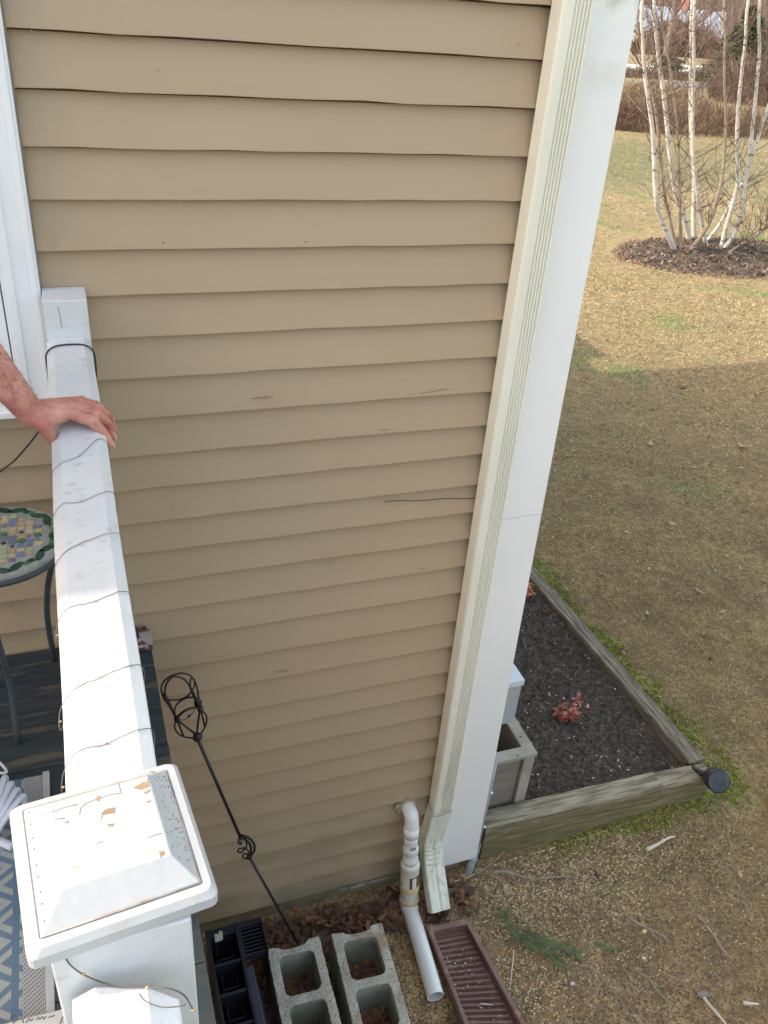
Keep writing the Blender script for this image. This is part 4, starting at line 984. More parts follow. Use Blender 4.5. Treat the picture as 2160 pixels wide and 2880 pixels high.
slivers(20000, (1.38, 2.46), (.10, 2.6), lambda x, y: .152+.010*np.sin(x*7+y*3)+.008*np.sin(y*9-x*4), (.006, .026), (.0015, .006), [m_mulchchip, m_mulch, m_pine], [.62, .31, .07], 'mulch_chips', 'black shredded bark mulch covering the raised bed', 'mulch', .45, inbed)
slivers(700, (1.38, 2.46), (.10, 2.6), lambda x, y: .158+.010*np.sin(x*7+y*3)+.008*np.sin(y*9-x*4), (.03, .08), (.0008, .0016), [m_pine, m_blade[0]], [.85, .15], 'pine_straw', 'thin brown pine needles strewn over the black mulch', 'pine straw', .12, inbed)

slivers(420, (1.38, 2.46), (.10, 2.6), lambda x, y: .158+.010*np.sin(x*7+y*3)+.008*np.sin(y*9-x*4), (.006, .016), (.003, .007), [m_palestick, m_pine], [.6, .4], 'wood_chips', 'pale wood chips dotted over the black mulch', 'wood chips', .3, inbed)
# plants in the bed
def leafplant(name, base, h, w_, n, mats, label, seed, twig=m_twig):
    o = thing(name, label, 'plant', tuple(base)); rr = random.Random(seed); mb = MB(); tips = []
    for i in range(5):
        a = rr.uniform(0, 6.28); q = [base, base+Vector((w_*.3*math.cos(a), w_*.3*math.sin(a), h*.5)), base+Vector((w_*.6*math.cos(a), w_*.6*math.sin(a), h*rr.uniform(.7, 1)))]
        mb.tube(catmull(q, 4), .0012, 5); tips.append(q)
    mb.build('stem', twig, o); mb = MB()
    for i in range(n):
        q = rr.choice(tips); t = rr.uniform(.15, 1.0); c = q[0].lerp(q[2], t)+Vector((rr.uniform(-1, 1)*w_*.28, rr.uniform(-1, 1)*w_*.28, rr.uniform(-.1, .1)*h))
        r = rr.uniform(.011, .022); yaw = rr.uniform(0, 6.28); R = Matrix.Rotation(yaw, 3, 'Z') @ Matrix.Rotation(rr.uniform(-.7, .3), 3, 'Y'); mi = min(len(mats)-1, int(rr.random()*len(mats)*.9)) if c.z > base.z+h*.3 else len(mats)-1
        pts = [R @ Vector(v)+c for v in ((0, 0, 0), (r*.6, r*.50, .1*r), (r*1.4, 0, -.2*r), (r*.6, -r*.50, .1*r))]
        mb.add(pts, [(0, 1, 2), (0, 2, 3)], mi)
    mb.build('leaves', mats, o)
leafplant('nandina_plant', gz(1230, 1556, .15), .17, .080, 46, m_red, 'small crimson leafed plant in the middle of the black mulch', 1)
leafplant('rusty_plant', gz(1217, 1556, .15), .08, .07, 70, [m_red[1]], 'low rust coloured sprig at the left foot of the crimson plant', 4)
leafplant('orange_plant', gz(1133, 1286, .15), .07, .07, 70, [m_orange], 'small orange leafed plant half hidden behind the corner board', 2)

# planter, meter box, conduit
pl = thing('planter_box', 'weathered grey wooden planter box behind the corner board', 'planter', (1.52, .2, .15))
pz = .49; p1, p2 = gz(1162, 1627, pz), gz(1108, 1562, pz); p3 = gz(1040, 1655, pz)
ux = Vector((1, 0, 0)); xr_ = p1.x; yf = p1.y; wd = .50; lg = .30; rw = .050
xl = xr_-lg; yb = yf+wd*.72
mb = MB()
plate(mb, [(xl, yf), (xr_, yf), (xr_, yb), (xl, yb)], [[(xl+rw, yf+rw), (xl+rw, yb-rw), (xr_-rw, yb-rw), (xr_-rw, yf+rw)]], lambda a, b, z: (a, b, z), pz-.018, pz)
mb.build('top_frame', m_planter, pl, .002)
mb = MB(); mb.box((xl+.03, yf+.030, .16), (xr_-.05, yf+.040, pz-.0185)); mb.box((xr_-.040, yf+.05, .16), (xr_-.03, yb-.03, pz-.0185)); mb.box((xl+.03, yb-.035, .16), (xr_-.05, yb-.025, pz-.0185))
mb.box((xl+.02, yf+.05, .16), (xl+.03, yb-.03, pz-.0185)); mb.build('panel', m_planter_p, pl)
for xx, yy in ((xr_-.047, yf+.012), (xl+.01, yf+.012), (xr_-.047, yb-.045), (xl+.01, yb-.045)):
    mb = MB(); mb.box((xx, yy, .13), (xx+.036, yy+.017, pz-.0185)); mb.box((xx+.0355, yy+.001, .13), (xx+.048, yy+.036, pz-.0185)); mb.build('corner_post', m_planter, pl, .002)
mb = MB(); mb.box((xl+.031, yf+.041, .16), (xr_-.051, yb-.036, .30)); mb.build('soil', m_soil, pl)
for q_ in (gz(1124, 1592, pz), gz(1118, 1632, pz)): mb = MB(); mb.lathe([(.0001, .0012), (.0045, .001)], q_, n=10); mb.build('knot', m_soil, pl)
ub = thing('utility_box', 'grey metal utility box mounted on the side wall above the planter', 'utility box', (1.42, .3, .9))
uz = .95; q1 = gz(1134, 1469, uz); ux1, uy0 = q1.x, q1.y; uy1 = uy0+.24
mb = MB(); mb.box((1.345, uy0+.004, .73), (ux1-.006, uy1, uz-.022)); mb.build('box_body', m_metal_box, ub, .002)
mb = MB(); mb.box((1.345, uy0, uz-.020), (ux1, uy1+.003, uz)); mb.box((1.345, uy0, uz-.026), (ux1, uy0+.003, uz-.0205)); mb.build('lid', mat('sky_lit_enamel', (.56, .60, .63), (.62, .66, .68), scale=3, rough=.3), ub, .002)  # lid made paler and bluer to paint in the sky's reflection
mb = MB(); mb.box((1.346, uy0+.0005, .76), (ux1-.024, uy0+.0035, uz-.040)); mb.build('door', m_metal_box, ub, .001)
cn = thing('conduit', 'grey plastic conduit running down behind the corner board into the ground', 'conduit', (1.34, .02, 0))
c_lo, c_mi, c_up = Vector((1.338, -.032, -.03)), Vector((1.380, .006, .085)), Vector((1.390, .022, .62))
mb = MB(); mb.tube([c_mi, c_up], .0135, 16); mb.build('pipe', m_grey_pvc, cn)
mb = MB(); mb.tube(catmull([c_mi+Vector((0, 0, .02)), c_mi, c_mi.lerp(c_lo, .5), c_lo], 4), .0170, 16); mb.tube([c_mi.lerp(c_lo, .35), c_mi.lerp(c_lo, .45)], .0192, 16); mb.build('coupling', m_grey_pvc, cn)
for z_q in (.25, .62): mb = MB(); q_ = c_mi.lerp(c_up, z_q); mb.tube([q_+Vector((-.03, .01, 0)), q_+Vector((.016, -.012, 0))], .005, 8); mb.build('clamp', m_pvc, cn)

# solar spotlight on the corner
sp = thing('garden_spotlight', 'black solar spotlight leaning over the outer corner of the raised bed', 'spotlight', tuple(gz(1484, 1650, .16)))
b0 = gz(1484, 1648, .165); hcen = gz(1554, 1689, .245); back = gz(1532, 1676, .205)
ax = (CAMP-hcen).normalized(); ax = (ax+Vector(CAMR[0])*.42+Vector(CAMR[1])*.30).normalized()
mb = MB(); mb.tube([b0, gz(1505, 1664, .19), gz(1524, 1674, .205)], [.010, .011, .014], 12); mb.build('stem', m_black, sp)
mb = MB(); mb.lathe([(.0001, -.092), (.032, -.085), (.048, -.06), (.052, -.012), (.052, -.003), (.047, 0)], hcen, ax, 32); mb.build('housing', m_black, sp)
mb = MB(); mb.lathe([(.0468, -.001), (.0001, -.0005)], hcen, ax, 32)
mb.build('lens', mat('dark_lens', (.05, .065, .08), (.075, .09, .105), scale=20, rough=.35), sp)
mb = MB(); u = ax.cross(Vector((0, 0, 1))).normalized(); v = u.cross(ax)
for i in range(-5, 6):
    hw = math.sqrt(max(0, .043**2-(i*.006)**2)); mb.tube([hcen+u*(i*.006)-v*hw, hcen+u*(i*.006)+v*hw], .0006, 5)
mb.build('solar_cells', m_blackg, sp)
mb = MB(); mb.tube(catmull([gz(1481, 1642, .17), gz(1490, 1636, .185), gz(1502, 1645, .18), gz(1510, 1655, .175)], 4), .003, 6); mb.build('bracket', m_iron, sp)

# ================================================================== MOSS, GRASS, GRAVEL, LEAVES, STICKS
GZ = lambda x, y: rise(x, y)+(.004*np.sin(x*9+1.3*np.sin(y*7))+.004*np.sin(y*11+x*3)+.003*np.sin(x*23+y*17)*np.cos(y*29-x*5))-.012
def mossmask(x, y):
    n_ = .5+.5*np.sin(x*17+np.sin(y*13)*2)*np.cos(y*11+x*5)
    side = (y > -.05) & (x > 2.60-.047*y) & (x < 2.685-.045*y+.15*n_) & (y < 2.4) & (np.sin(x*31+y*13)+np.sin(y*23-x*9) > -1.1)
    front = (y < -.005) & (y > -.03-.10*n_*np.clip((x-1.6)/.7, 0, 1)) & (x > 1.75) & (x < 2.66)
    return side | front
slivers(100000, (1.6, 2.95), (-.2, 2.3), lambda x, y: GZ(x, y)+.001, (.005, .016), (.002, .005), m_mosst, [.55, .36, .09], 'moss', 'green moss growing along the foot of the bed timbers', 'moss', .9, mossmask)
def lawnmask(x, y):
    inb = (x < 2.56-.045*y) & (y > -.02); dirt = (x < 1.75) & (y < .0)
    return ~(inb & (y < 4)) & ~dirt & ~((x < 1.45)) & (rng.random(x.shape) < np.where((y < -.02) & (x < 2.3), .35, 1.0)) & ((x-8.9)**2/2.4+(y-8.5)**2/1.7 > .8)
slivers(52000, (1.5, 4.6), (-1.2, 3.6), lambda x, y: GZ(x, y)+.001, (.012, .045), (.0014, .0032), m_blade, [.44, .53, .03], 'dead_grass', 'flattened brown winter grass around the raised bed', 'grass', .22, lawnmask)
slivers(75000, (2.4, 9.5), (1.5, 9.5), lambda x, y: rise(x, y)+(GZ(x, y)-rise(x, y))*np.exp(-np.maximum(0, np.hypot(x-1.5, y-.2)-3)/2)-.010, (.02, .06), (.003, .007), m_blade, [.56, .40, .04], 'lawn_grass', 'straw coloured dormant lawn in front of the birches', 'grass', .30, lawnmask)
slivers(34000, (6, 18), (7, 20), lambda x, y: x*0-.008, (.03, .08), (.004, .009), m_blade, [.34, .36, .30], 'far_lawn_grass', 'straw and green lawn behind the birches', 'grass', .4, lawnmask)
slivers(16000, (1.2, 2.6), (-.95, -.02), lambda x, y: GZ(x, y)+.001, (.006, .028), (.0008, .0030), [m_stick, m_blade[1], m_leaf[1], m_blade[0]], [.3, .35, .2, .15], 'soil_debris', 'bark crumbs and grass bits over the bare soil by the splash block', 'debris', .25)
slivers(420, (2.5, 9), (-.9, 9), lambda x, y: rise(x, y)-.002, (.012, .035), (.008, .020), [m_leaf[2], m_leaf[1], m_blade[0]], [.5, .25, .25], 'leaf_bits', 'small dry leaf pieces scattered over the lawn', 'leaf pieces', .3, lawnmask)
slivers(16000, (2.6, 9.3), (-.9, 9.3), lambda x, y: rise(x, y)-.008, (.03, .075), (.0016, .0036), m_blade, [.5, .35, .15], 'grass_tufts', 'upright tufts of dry grass standing in the dormant lawn', 'grass', .9, lambda x, y: lawnmask(x, y) & ((np.sin(x*5.1+np.sin(y*3.3)*2)+np.sin(y*6.2-x*2.7)) > .55))
# gravel
def pebbles(n, fx, name, label, rr_, mask=None):
    vs, fs, mi = [], [], []; base = []
    k = 5
    P = fx(n); r = rng.uniform(*rr_, n)**1.0
    ph = np.linspace(0, 2*np.pi, 6)[:-1]
    rings = [(0.0, 1.0), (.62, .72), (1.0, .1), (.7, -.5)]
    V = np.zeros((n, 1+3*5+0, 3)); V[:, 0] = P+np.stack([r*0, r*0, r*.75], 1)
    for q, (rad_, h) in enumerate(rings[1:]):
        for j, a in enumerate(ph):
            jit = rng.uniform(.75, 1.2, n); V[:, 1+q*5+j] = P+np.stack([r*rad_*np.cos(a)*jit*1.2, r*rad_*np.sin(a)*jit, r*h*.75], 1)
    F = []
    for j in range(5):
        F.append((0, 1+j, 1+(j+1) % 5, 1+(j+1) % 5))
        for q in range(2): F.append((1+q*5+j, 1+(q+1)*5+j, 1+(q+1)*5+(j+1) % 5, 1+q*5+(j+1) % 5))
    tri = np.array([f[:3] for f in F if f[2] == f[3]]); quad = np.array([f for f in F if f[2] != f[3]])
    m_ = V.shape[1]; off = (np.arange(n)*m_)[:, None, None]
    T3 = np.concatenate([tri, quad[:, :3], quad[:, [0, 2, 3]]])
    Fa = (T3[None]+off).reshape(-1, 3); mi = np.repeat(rng.choice(3, n, p=[.45, .30, .25]), len(T3))
    return tag(fastmesh(name, V.reshape(-1, 3), Fa, m_gravel, mi, True), label, 'gravel', kind='stuff')
def gfield(n):
    t = rng.random(n); x = np.where(t < .55, rng.normal(1.75, .30, n), np.where(t < .8, rng.normal(1.38, .10, n), rng.uniform(1.2, 2.6, n)))
    y = np.where(t < .55, rng.normal(-.17, .10, n), np.where(t < .8, rng.normal(-.50, .12, n), rng.uniform(-.75, -.02, n)))
    y = np.minimum(y, -.03); bad = (x < 1.28) & (y > -.6); x = np.where(bad, 1.30+rng.random(n)*.6, x)
    return np.stack([x, y, GZ(x, y)+.001], 1)
pebbles(5200, gfield, 'gravel', 'yellow and tan gravel scattered over the soil in front of the bed', (.0010, .0046))
def gfield2(n):
    x = rng.uniform(.2, 1.08, n); y = rng.uniform(-.9, -.02, n); return np.stack([x, y, GZ(x, y)+.001], 1)
pebbles(2600, gfield2, 'gravel', 'fine gravel between the cinder blocks and the white pipe', (.0015, .0040))
def st_(name, pts, z, r, m_, label, cat='stone'):
    pass
def at(px_, py_, z=.004):
    p = gz(px_, py_, z)
    for i in range(3): p = gz(px_, py_, z+(float(rise(p.x, p.y)) if z < .1 else 0))
    return p
def stone(px_, py_, r, m_, label, h=.5):
    mb = MB(); p = at(px_, py_, .0); mb.blob((p.x, p.y, p.z+r*h*.4), (r, r*.8, r*h), seed=int(px_), k=.16, n=7); tag(mb.build('stone', m_), label, 'stone', 'loose stones on the soil')
stone(1392, 2012, .011, m_gravel[0], 'yellow stone at the right of the splash block rim'); stone(1390, 2070, .008, m_gravel[0], 'smaller yellow stone below the first beside the splash block')
stone(1518, 2150, .022, m_timber, 'flat tan stone at the lower right of the ground', .25) ; stone(1236, 2125, .010, mat('white_stone', (.58, .60, .52), rough=.7), 'white stone at the tip of the green pine sprig')
stone(1379, 1886, .012, m_leaf[2], 'pinkish brown stone in front of the grey conduit') if False else None

# leaves, one by one
LV = [(1600,1888,.018,2,'lobed pinkish leaf on the bare ground at the right edge'), (1605,962,.05,2,'large pale leaf on the shaded lawn right of the corner board'), (1474,834,.05,1,'dark curled leaf in the shade near the sunny lawn edge'), (1405,958,.04,2,'tan leaf on the shaded lawn left of the large pale one'), (1452,1130,.03,2,'orange tan leaf on the lawn above the bed'), (1510,1275,.026,2,'pale leaf on the lawn beside the mossy edge'), (1150,1672,.012,2,'small tan leaf on the mulch beside the planter'), (1187,1500,.012,2,'thin pale leaf left of the crimson plant'), (1366,1856,.013,2,'round tan leaf between the sticks near the conduit'), (1290,1890,.018,1,'brown leaf right of the downspout outlet') , (1400,1325,.02,2,'small pale leaf on the moss by the long timber')]
for px_, py_, r, mi, lb in LV:
    z = .165 if (px_ < 1200 and py_ < 1700) else .01
    mb = MB(); leafshape(mb, at(px_, py_, z), r, random.uniform(0, 6), mi, .25, lobed=True); tag(mb.build('leaf', m_leaf), lb, 'leaf', 'single dead leaves on the ground')
for px_, py_, r, lb in ((990*.0+690,1990,.030,'large brown oak leaf curled against the wall behind the blocks'), (640,1968,.022,'tan leaf tip sticking up at the wall beside the iron rod'), (712,1996,.034,'lobed brown leaf standing between the two cinder blocks'), (555,2090,.028,'folded rust leaf between the black tray and the first block'), (575,2120,.024,'dark rust leaf under the folded one beside the black tray'), (880,1925,.026,'red brown leaf behind the foot of the white pipe'), (1000,1945,.022,'red brown leaf under the downspout outlet')):
    mb = MB(); leafshape(mb, at(px_, py_, .05), r, random.uniform(0, 6), 0, .7, lobed=True); tag(mb.build('leaf', m_leaf), lb, 'leaf', 'brown leaves gathered at the wall')
mb = MB()
for i in range(520):
    t = random.random()
    if t < .30: x, y = random.uniform(.44, .86), random.uniform(-.225, -.045)
    elif t < .55: x, y = random.uniform(.40, .45), random.uniform(-.8, -.16)
    elif t < .68: x, y = random.uniform(.62, .68), random.uniform(-.7, -.2)
    elif t < .92: x, y = random.uniform(.80, 1.30), random.triangular(-.24, -.03, -.10)
    else: x, y = random.uniform(.26, .44), random.uniform(-.8, -.15)
    leafshape(mb, Vector((x, y, random.uniform(.000, .025))), random.uniform(.012, .034), random.uniform(0, 6.28), random.choice((0, 1, 1)), random.uniform(.1, .8), simple=True)
tag(mb.build('leaf_litter', m_leaf), 'brown dead leaf litter packed along the foot of the wall', 'leaf litter', kind='stuff')
# sticks
def stick(pts, r, m_, label, side=None, z=.008):
    r *= 1.25; z += .004; o = MB(); P = catmull([at(x, y, z+(k if (k := (.006*math.sin(i*1.7)))>0 else 0)) for i, (x, y) in enumerate(pts)], 5); n = len(P)
    P = [p+Vector((random.uniform(-.0012, .0012), random.uniform(-.0012, .0012), random.uniform(-.0006, .0006))) for p in P]
    o.tube(P, [r*(1-.55*i/n)*random.uniform(.85, 1.15) for i in range(n)], 7)
    for s_ in side or []:
        Q_ = catmull([at(x, y, z+.006) for x, y in s_], 4); o.tube(Q_, [r*.45*(1-.6*i/len(Q_)) for i in range(len(Q_))], 5)
    return tag(o.build('stick', m_), label, 'stick', 'fallen sticks and twigs')
stick([(1396,1836),(1420,1824),(1440,1812),(1458,1806)], .007, m_palestick, 'thick pale peeled stick on the gravel below the bed timber')
stick([(1235,1882),(1282,1868),(1330,1850),(1352,1838),(1384,1818)], .0032, m_stick, 'long grey twig running from the downspout towards the conduit') if False else None
stick([(970,1908),(1010,1895),(1045,1878),(1072,1856),(1090,1838)], .0030, m_stick, 'thin grey twig running from the downspout elbow up to the bed timber')
stick([(1060,1886),(1090,1882),(1120,1892),(1146,1898),(1180,1896),(1230,1893)], .0055, m_stick, 'crooked brown branch lying on the soil right of the conduit', [[(1060,1886),(1085,1895),(1110,1905)]])
stick([(1078,1915),(1086,1938),(1102,1962),(1126,1985),(1160,2000),(1195,2012)], .0028, m_stick, 'grey twig lying over the green pine sprig')
stick([(1505,1976),(1518,1990),(1535,2012),(1548,2030),(1560,2050),(1580,2072)], .005, m_stick, 'forked grey stick on the dead grass at the lower right')
stick([(1348,1975),(1370,1990),(1400,2005),(1430,2020),(1450,2035)], .004, m_stick, 'dark twig in the middle of the dead grass', [[(1330,1995),(1370,1998),(1400,2006)], [(1400,2006),(1425,2035),(1430,2060)]])
stick([(1248,2085),(1280,2092),(1310,2125),(1340,2160),(1360,2195),(1375,2215)], .0026, m_stick, 'long thin twig bending down to the lower frame edge')
stick([(1110,2052),(1107,2080),(1104,2110),(1102,2140)], .0022, m_palestick, 'straight pale stem between the splash block and the pine sprig')
stick([(1520,2155),(1540,2180),(1562,2205),(1575,2225)], .0045, m_palestick, 'pale twig below the flat tan stone')
stick([(1604,2166),(1640,2170)], .006, m_palestick, 'short pale wood chip at the lower right corner')
stick([(1520,2168),(1535,2164)], .005, m_palestick, 'tiny pale chip left of the short wood chip') if False else None
stick([(1380,2100),(1405,2118),(1420,2140),(1446,2165),(1478,2195)], .003, m_stick, 'dark thin twig crossing the lower dead grass')
stick([(1037,2168),(1064,2171)], .0022, m_strap, 'white sliver of wood lying on the ribs of the splash block', z=.028)
# pine sprigs
def sprig(pts, label, n, ln, z=.012):
    o = thing('pine_sprig', label, 'pine sprig', tuple(at(*pts[0], z)), 'green pine sprigs on the soil'); P = catmull([at(x, y, z) for x, y in pts], 6); mb = MB()
    mb.tube(P, .0016, 6); mb.build('stem', m_stick, o); mb = MB()
    for i in range(n):
        j = random.randrange(len(P)-1); p = P[j]; d = (P[j+1]-P[j]).normalized(); s_ = Vector((-d.y, d.x, 0))*random.choice((-1, 1)); q = p+d*ln*random.uniform(.2, 1.0)+s_*ln*random.uniform(.1, .75)*random.uniform(.4, 1)+Vector((0, 0, random.uniform(-.004, .02)))
        t = (q-p).cross(Vector((0, 0, 1))).normalized()*.0011; mb.add([p-t, p+t, q], [(0, 1, 2)])
    mb.build('needles', m_needle, o)
sprig([(1082,1960),(1100,2000),(1130,2030),(1175,2055),(1215,2085)], 'large dark green pine sprig on the soil beside the splash block', 420, .075)
sprig([(1130,2010),(1170,2030),(1210,2045),(1250,2062)], 'upper green pine sprig overlapping the large one', 300, .065)
sprig([(1340,2055),(1310,2046),(1288,2040)], 'small green pine tip alone on the dead grass', 160, .030)

# ================================================================== BIRCHES
mb = MB()
ang = np.linspace(0, 2*np.pi, 60)
ring = []
for a in ang[:-1]:
    r = 1+.10*math.sin(a*3)+.06*math.sin(a*7+1); ring.append((8.95+1.75*r*math.cos(a)*.92+.0*math.sin(a), 8.30+1.18*r*math.sin(a)))
RX, RY = np.meshgrid(np.linspace(-1, 1, 60), np.linspace(-1, 1, 60))
# shallow mound of mulch
def mound(x, y):
    r2 = ((x-9.3)/1.95)**2+((y-8.32)/1.10)**2; return .05*np.clip(1-r2, 0, 1)**.6
X_ = 9.3+RX*2.1; Y_ = 8.32+RY*1.22; Z2 = mound(X_, Y_)+rng.normal(0, .006, X_.shape)-.012
Z2 = np.where(((X_-9.3)/1.95)**2+((Y_-8.32)/1.10)**2 > 1.0+.1*np.sin(np.arctan2(Y_-8.32, X_-9.3)*5), -.06, Z2)
I = (np.arange(59)[:, None]*60+np.arange(59)[None, :]).ravel()
def mm_extra(N, L, vec, geo, noise, ramp, mix, col):
    x = sepz(N, L, geo, 0)
    return mix(mrange(N, L, sepz(N, L, geo, 2), .012, -.006), col, (.40, .17, .085))
m_bmulch = mat('birch_mulch', (.045, .038, .036), (.17, .115, .075), scale=5, rough=1, bump=.02, bscale=30, lo=.38, hi=.62, extra=mm_extra)
tag(fastmesh('mulch_ring', np.stack([X_, Y_, Z2], -1).reshape(-1, 3), np.stack([I, I+1, I+61, I+60], 1), m_bmulch), kind='structure')
slivers(9000, (7.0, 11.2), (6.9, 9.6), lambda x, y: mound(x, y)-.006, (.03, .09), (.006, .016), [m_mulch, m_stick, m_bmulch], [.48, .16, .36], 'mulch_chips', 'brown and black bark mulch ringed round the birch stems', 'mulch', .4, lambda x, y: ((x-9.3)/1.95)**2+((y-8.32)/1.10)**2 < .95)
slivers(2600, (6.8, 11.4), (6.7, 9.8), lambda x, y: x*0, (.03, .08), (.006, .012), [mat('orange_chips', (.40, .20, .12), (.46, .27, .17), scale=9, rough=1)], [1], 'mulch_edge_chips', 'orange brown bark chips edging the birch mulch', 'mulch', .4, lambda x, y: (np.abs(((x-9.3)/1.95)**2+((y-8.32)/1.10)**2-1.05) < .13) & (y < 8.6))
def BP(x, y, Y): return gy((1500+x/2.514)/S if False else x, y, Y)
# trunk polylines in pixels of the photograph (at 1659 wide), base first
def zz(x, y): return (1500/S+x/2.514/S, y/2.514/S)
BT = [
 ('birch_tree', 'leftmost pale birch stem of the clump', 8.62, [(1000,1760),(935,1620),(880,1480),(862,1330),(855,1150),(840,900),(805,650),(785,500),(775,300),(770,0)], .050, 0),
 ('birch_tree', 'thin brownish stem just right of the leftmost birch', 8.70, [(1020,1755),(985,1640),(950,1480),(915,1300),(895,1100),(880,900),(850,700),(790,470),(745,200),(740,0)], .036, 1),
 ('birch_tree', 'brown upright stem at the left of the clump centre', 8.66, [(1045,1760),(1040,1600),(1035,1400),(1028,1200),(1020,950),(995,680),(960,450),(925,250),(900,0)], .034, 1),
 ('birch_tree', 'thick white birch stem leaning left across the brown upright one', 9.15, [(1110,1670),(1070,1560),(1020,1420),(985,1250),(960,1050),(935,780),(895,480),(870,250),(855,0)], .058, 0),
 ('birch_tree', 'straight white birch stem in the middle of the clump', 9.25, [(1140,1680),(1135,1500),(1140,1330),(1130,1150),(1115,900),(1112,600),(1118,300),(1125,0)], .054, 0),
 ('birch_tree', 'white stem crossing behind the middle of the clump', 8.95, [(1220,1710),(1190,1560),(1165,1400),(1140,1200),(1125,900),(1135,400),(1142,0)], .046, 0),
 ('birch_tree', 'brownish curved birch stem rising right of the middle', 8.60, [(1115,1750),(1200,1650),(1260,1540),(1300,1400),(1335,1250),(1355,1050),(1360,800),(1350,550),(1355,250),(1350,0)], .040, 1),
 ('birch_tree', 'birch stem slanting right low behind the pair of white ones', 9.10, [(1230,1700),(1300,1610),(1380,1470),(1450,1330),(1480,1290)], .038, 0),
 ('birch_tree', 'left one of the two white stems at the right of the clump', 8.70, [(1330,1750),(1365,1600),(1410,1440),(1445,1280),(1440,1000),(1450,750),(1470,550),(1500,280),(1520,0)], .048, 0),
 ('birch_tree', 'white birch stem that forks at the right of the clump', 8.66, [(1350,1755),(1420,1650),(1470,1500),(1490,1330),(1520,1170),(1545,950),(1575,650),(1600,350),(1600,0)], .050, 0),
 ('birch_tree', 'pale stem branching off to the right photo edge', 8.64, [(1520,1180),(1580,1000),(1640,820),(1700,640),(1780,400),(1900,0)], .036, 0),
 ('birch_tree', 'low thin stem lying out to the right over the mulch', 8.40, [(1380,1770),(1450,1740),(1550,1680),(1659,1610),(1800,1540),(2000,1470)], .028, 1)]
hairs = []
for bi, (nm, lb, Y, pts, r, mi) in enumerate(BT):
    P = [gy(*zz(x, y), Y) for x, y in pts]
    if bi != 10: P[0].z = min(P[0].z, .02)
    top = P[-1]; d = (P[-1]-P[-2]).normalized()
    if bi not in (7, 11): P.append(top+d*1.5+Vector((0, 0, .6))); P.append(top+d*2.6+Vector((random.uniform(-.3, .3), 0, 1.4)))
    o = thing(nm, lb, 'birch tree', tuple(P[0]), 'birch stems growing from one mulch ring')
    C_p = catmull(P, 7); n = len(C_p); mb = MB()
    mb.tube(C_p, [r*.74*(1-.60*i/n)*(1+.04*math.sin(i*2.1)) for i in range(n)], 10); mb.build('trunk', m_birchb if mi else m_birch, o)
    mb = MB(); rr = random.Random(bi+50)
    if bi == 7: k0, cnt = n//2, 4
    else: k0, cnt = int(n*.14), 46
    for b in range(cnt):
        j = rr.randrange(k0, n-1); p = C_p[j]; a = rr.uniform(0, 6.28); L_ = rr.uniform(.3, 1.0)*(1.0 if j > n*.3 else .5)
        q = [p]; dirv = Vector((math.cos(a), .55*math.sin(a), rr.uniform(.25, 1.1))).normalized()
        for s_ in range(4): dirv = (dirv+Vector((rr.uniform(-.2, .2), rr.uniform(-.2, .2), rr.uniform(-.12, .22)))).normalized(); q.append(q[-1]+dirv*L_/4)
        r0 = rr.uniform(.003, .0075); mb.tube(q, [r0, r0*.8, r0*.6, r0*.45, r0*.25], 5)
        for t in range(4):
            p2 = q[rr.randrange(1, 4)]; d2 = (dirv+Vector((rr.uniform(-.8, .8), rr.uniform(-.4, .4), rr.uniform(-.4, .5)))).normalized(); e2 = p2+d2*L_*.4
            mb.tube([p2, p2.lerp(e2, .5)+Vector((0, 0, rr.uniform(-.03, .03))), e2], [r0*.45, r0*.35, r0*.2], 4)
    mb.build('crown', m_btwig, o)

# ================================================================== BACKGROUND
def brush(n, cx, cy, sx, sy, h, mats, probs, name, label, lean=.5, w_=(.006, .014), cat='brush', kind=None, z0=0.0):
    x = rng.normal(0, 1, n); y = rng.normal(0, 1, n); rr2 = np.hypot(x, y); x = np.where(rr2 > 1.6, x/rr2*1.6, x); y = np.where(rr2 > 1.6, y/rr2*1.6, y)
    px_ = cx+x*sx/1.6; py_ = cy+y*sy/1.6; hh = h*np.sqrt(np.clip(1-(np.hypot(x, y)/1.75)**2, .05, 1))*rng.uniform(.5, 1.1, n)
    a = rng.uniform(0, 2*np.pi, n); l = np.abs(rng.normal(0, lean, n)); w2 = rng.uniform(*w_, n)
    p = np.stack([px_, py_, np.full(n, z0)+hh*rng.uniform(0, .5, n)], 1); q = p+np.stack([np.cos(a)*l*hh, np.sin(a)*l*hh, hh*rng.uniform(.4, .8, n)], 1)
    s_ = np.stack([np.ones(n)*.85, -np.ones(n)*.5, np.zeros(n)], 1)*w2[:, None]
    mid = (p+q)/2+np.stack([rng.normal(0, .1, n)*hh, rng.normal(0, .1, n)*hh, .1*hh], 1)
    V = np.stack([p-s_, p+s_, mid+s_*.8, mid-s_*.8, q], 1).reshape(-1, 3); b_ = np.arange(n)*5
    F = np.concatenate([np.stack([b_, b_+1, b_+2], 1), np.stack([b_, b_+2, b_+3], 1), np.stack([b_+3, b_+2, b_+4], 1)]); mi = rng.choice(len(mats), n, p=probs)
    return tag(fastmesh(name, V, F, mats, np.concatenate([mi, mi, mi])), label, cat, kind=kind)
def zg(Y): return -.03*max(0, min(Y, 130)-20)
def E_(x, y):
    z = 0
    for i in range(60): p = gz(x, y, z); z = zg(p.y)
    return p
def EP(x, y): return E_(x/S, y/S)
def br(x, y, dx, dy, n, sx, sy, h, probs, name, label, **k):
    p = EP(x, y); return brush(n, p.x+dx, p.y+dy, sx, sy, h, m_brush, probs, name, label, z0=p.z-.03, **k)
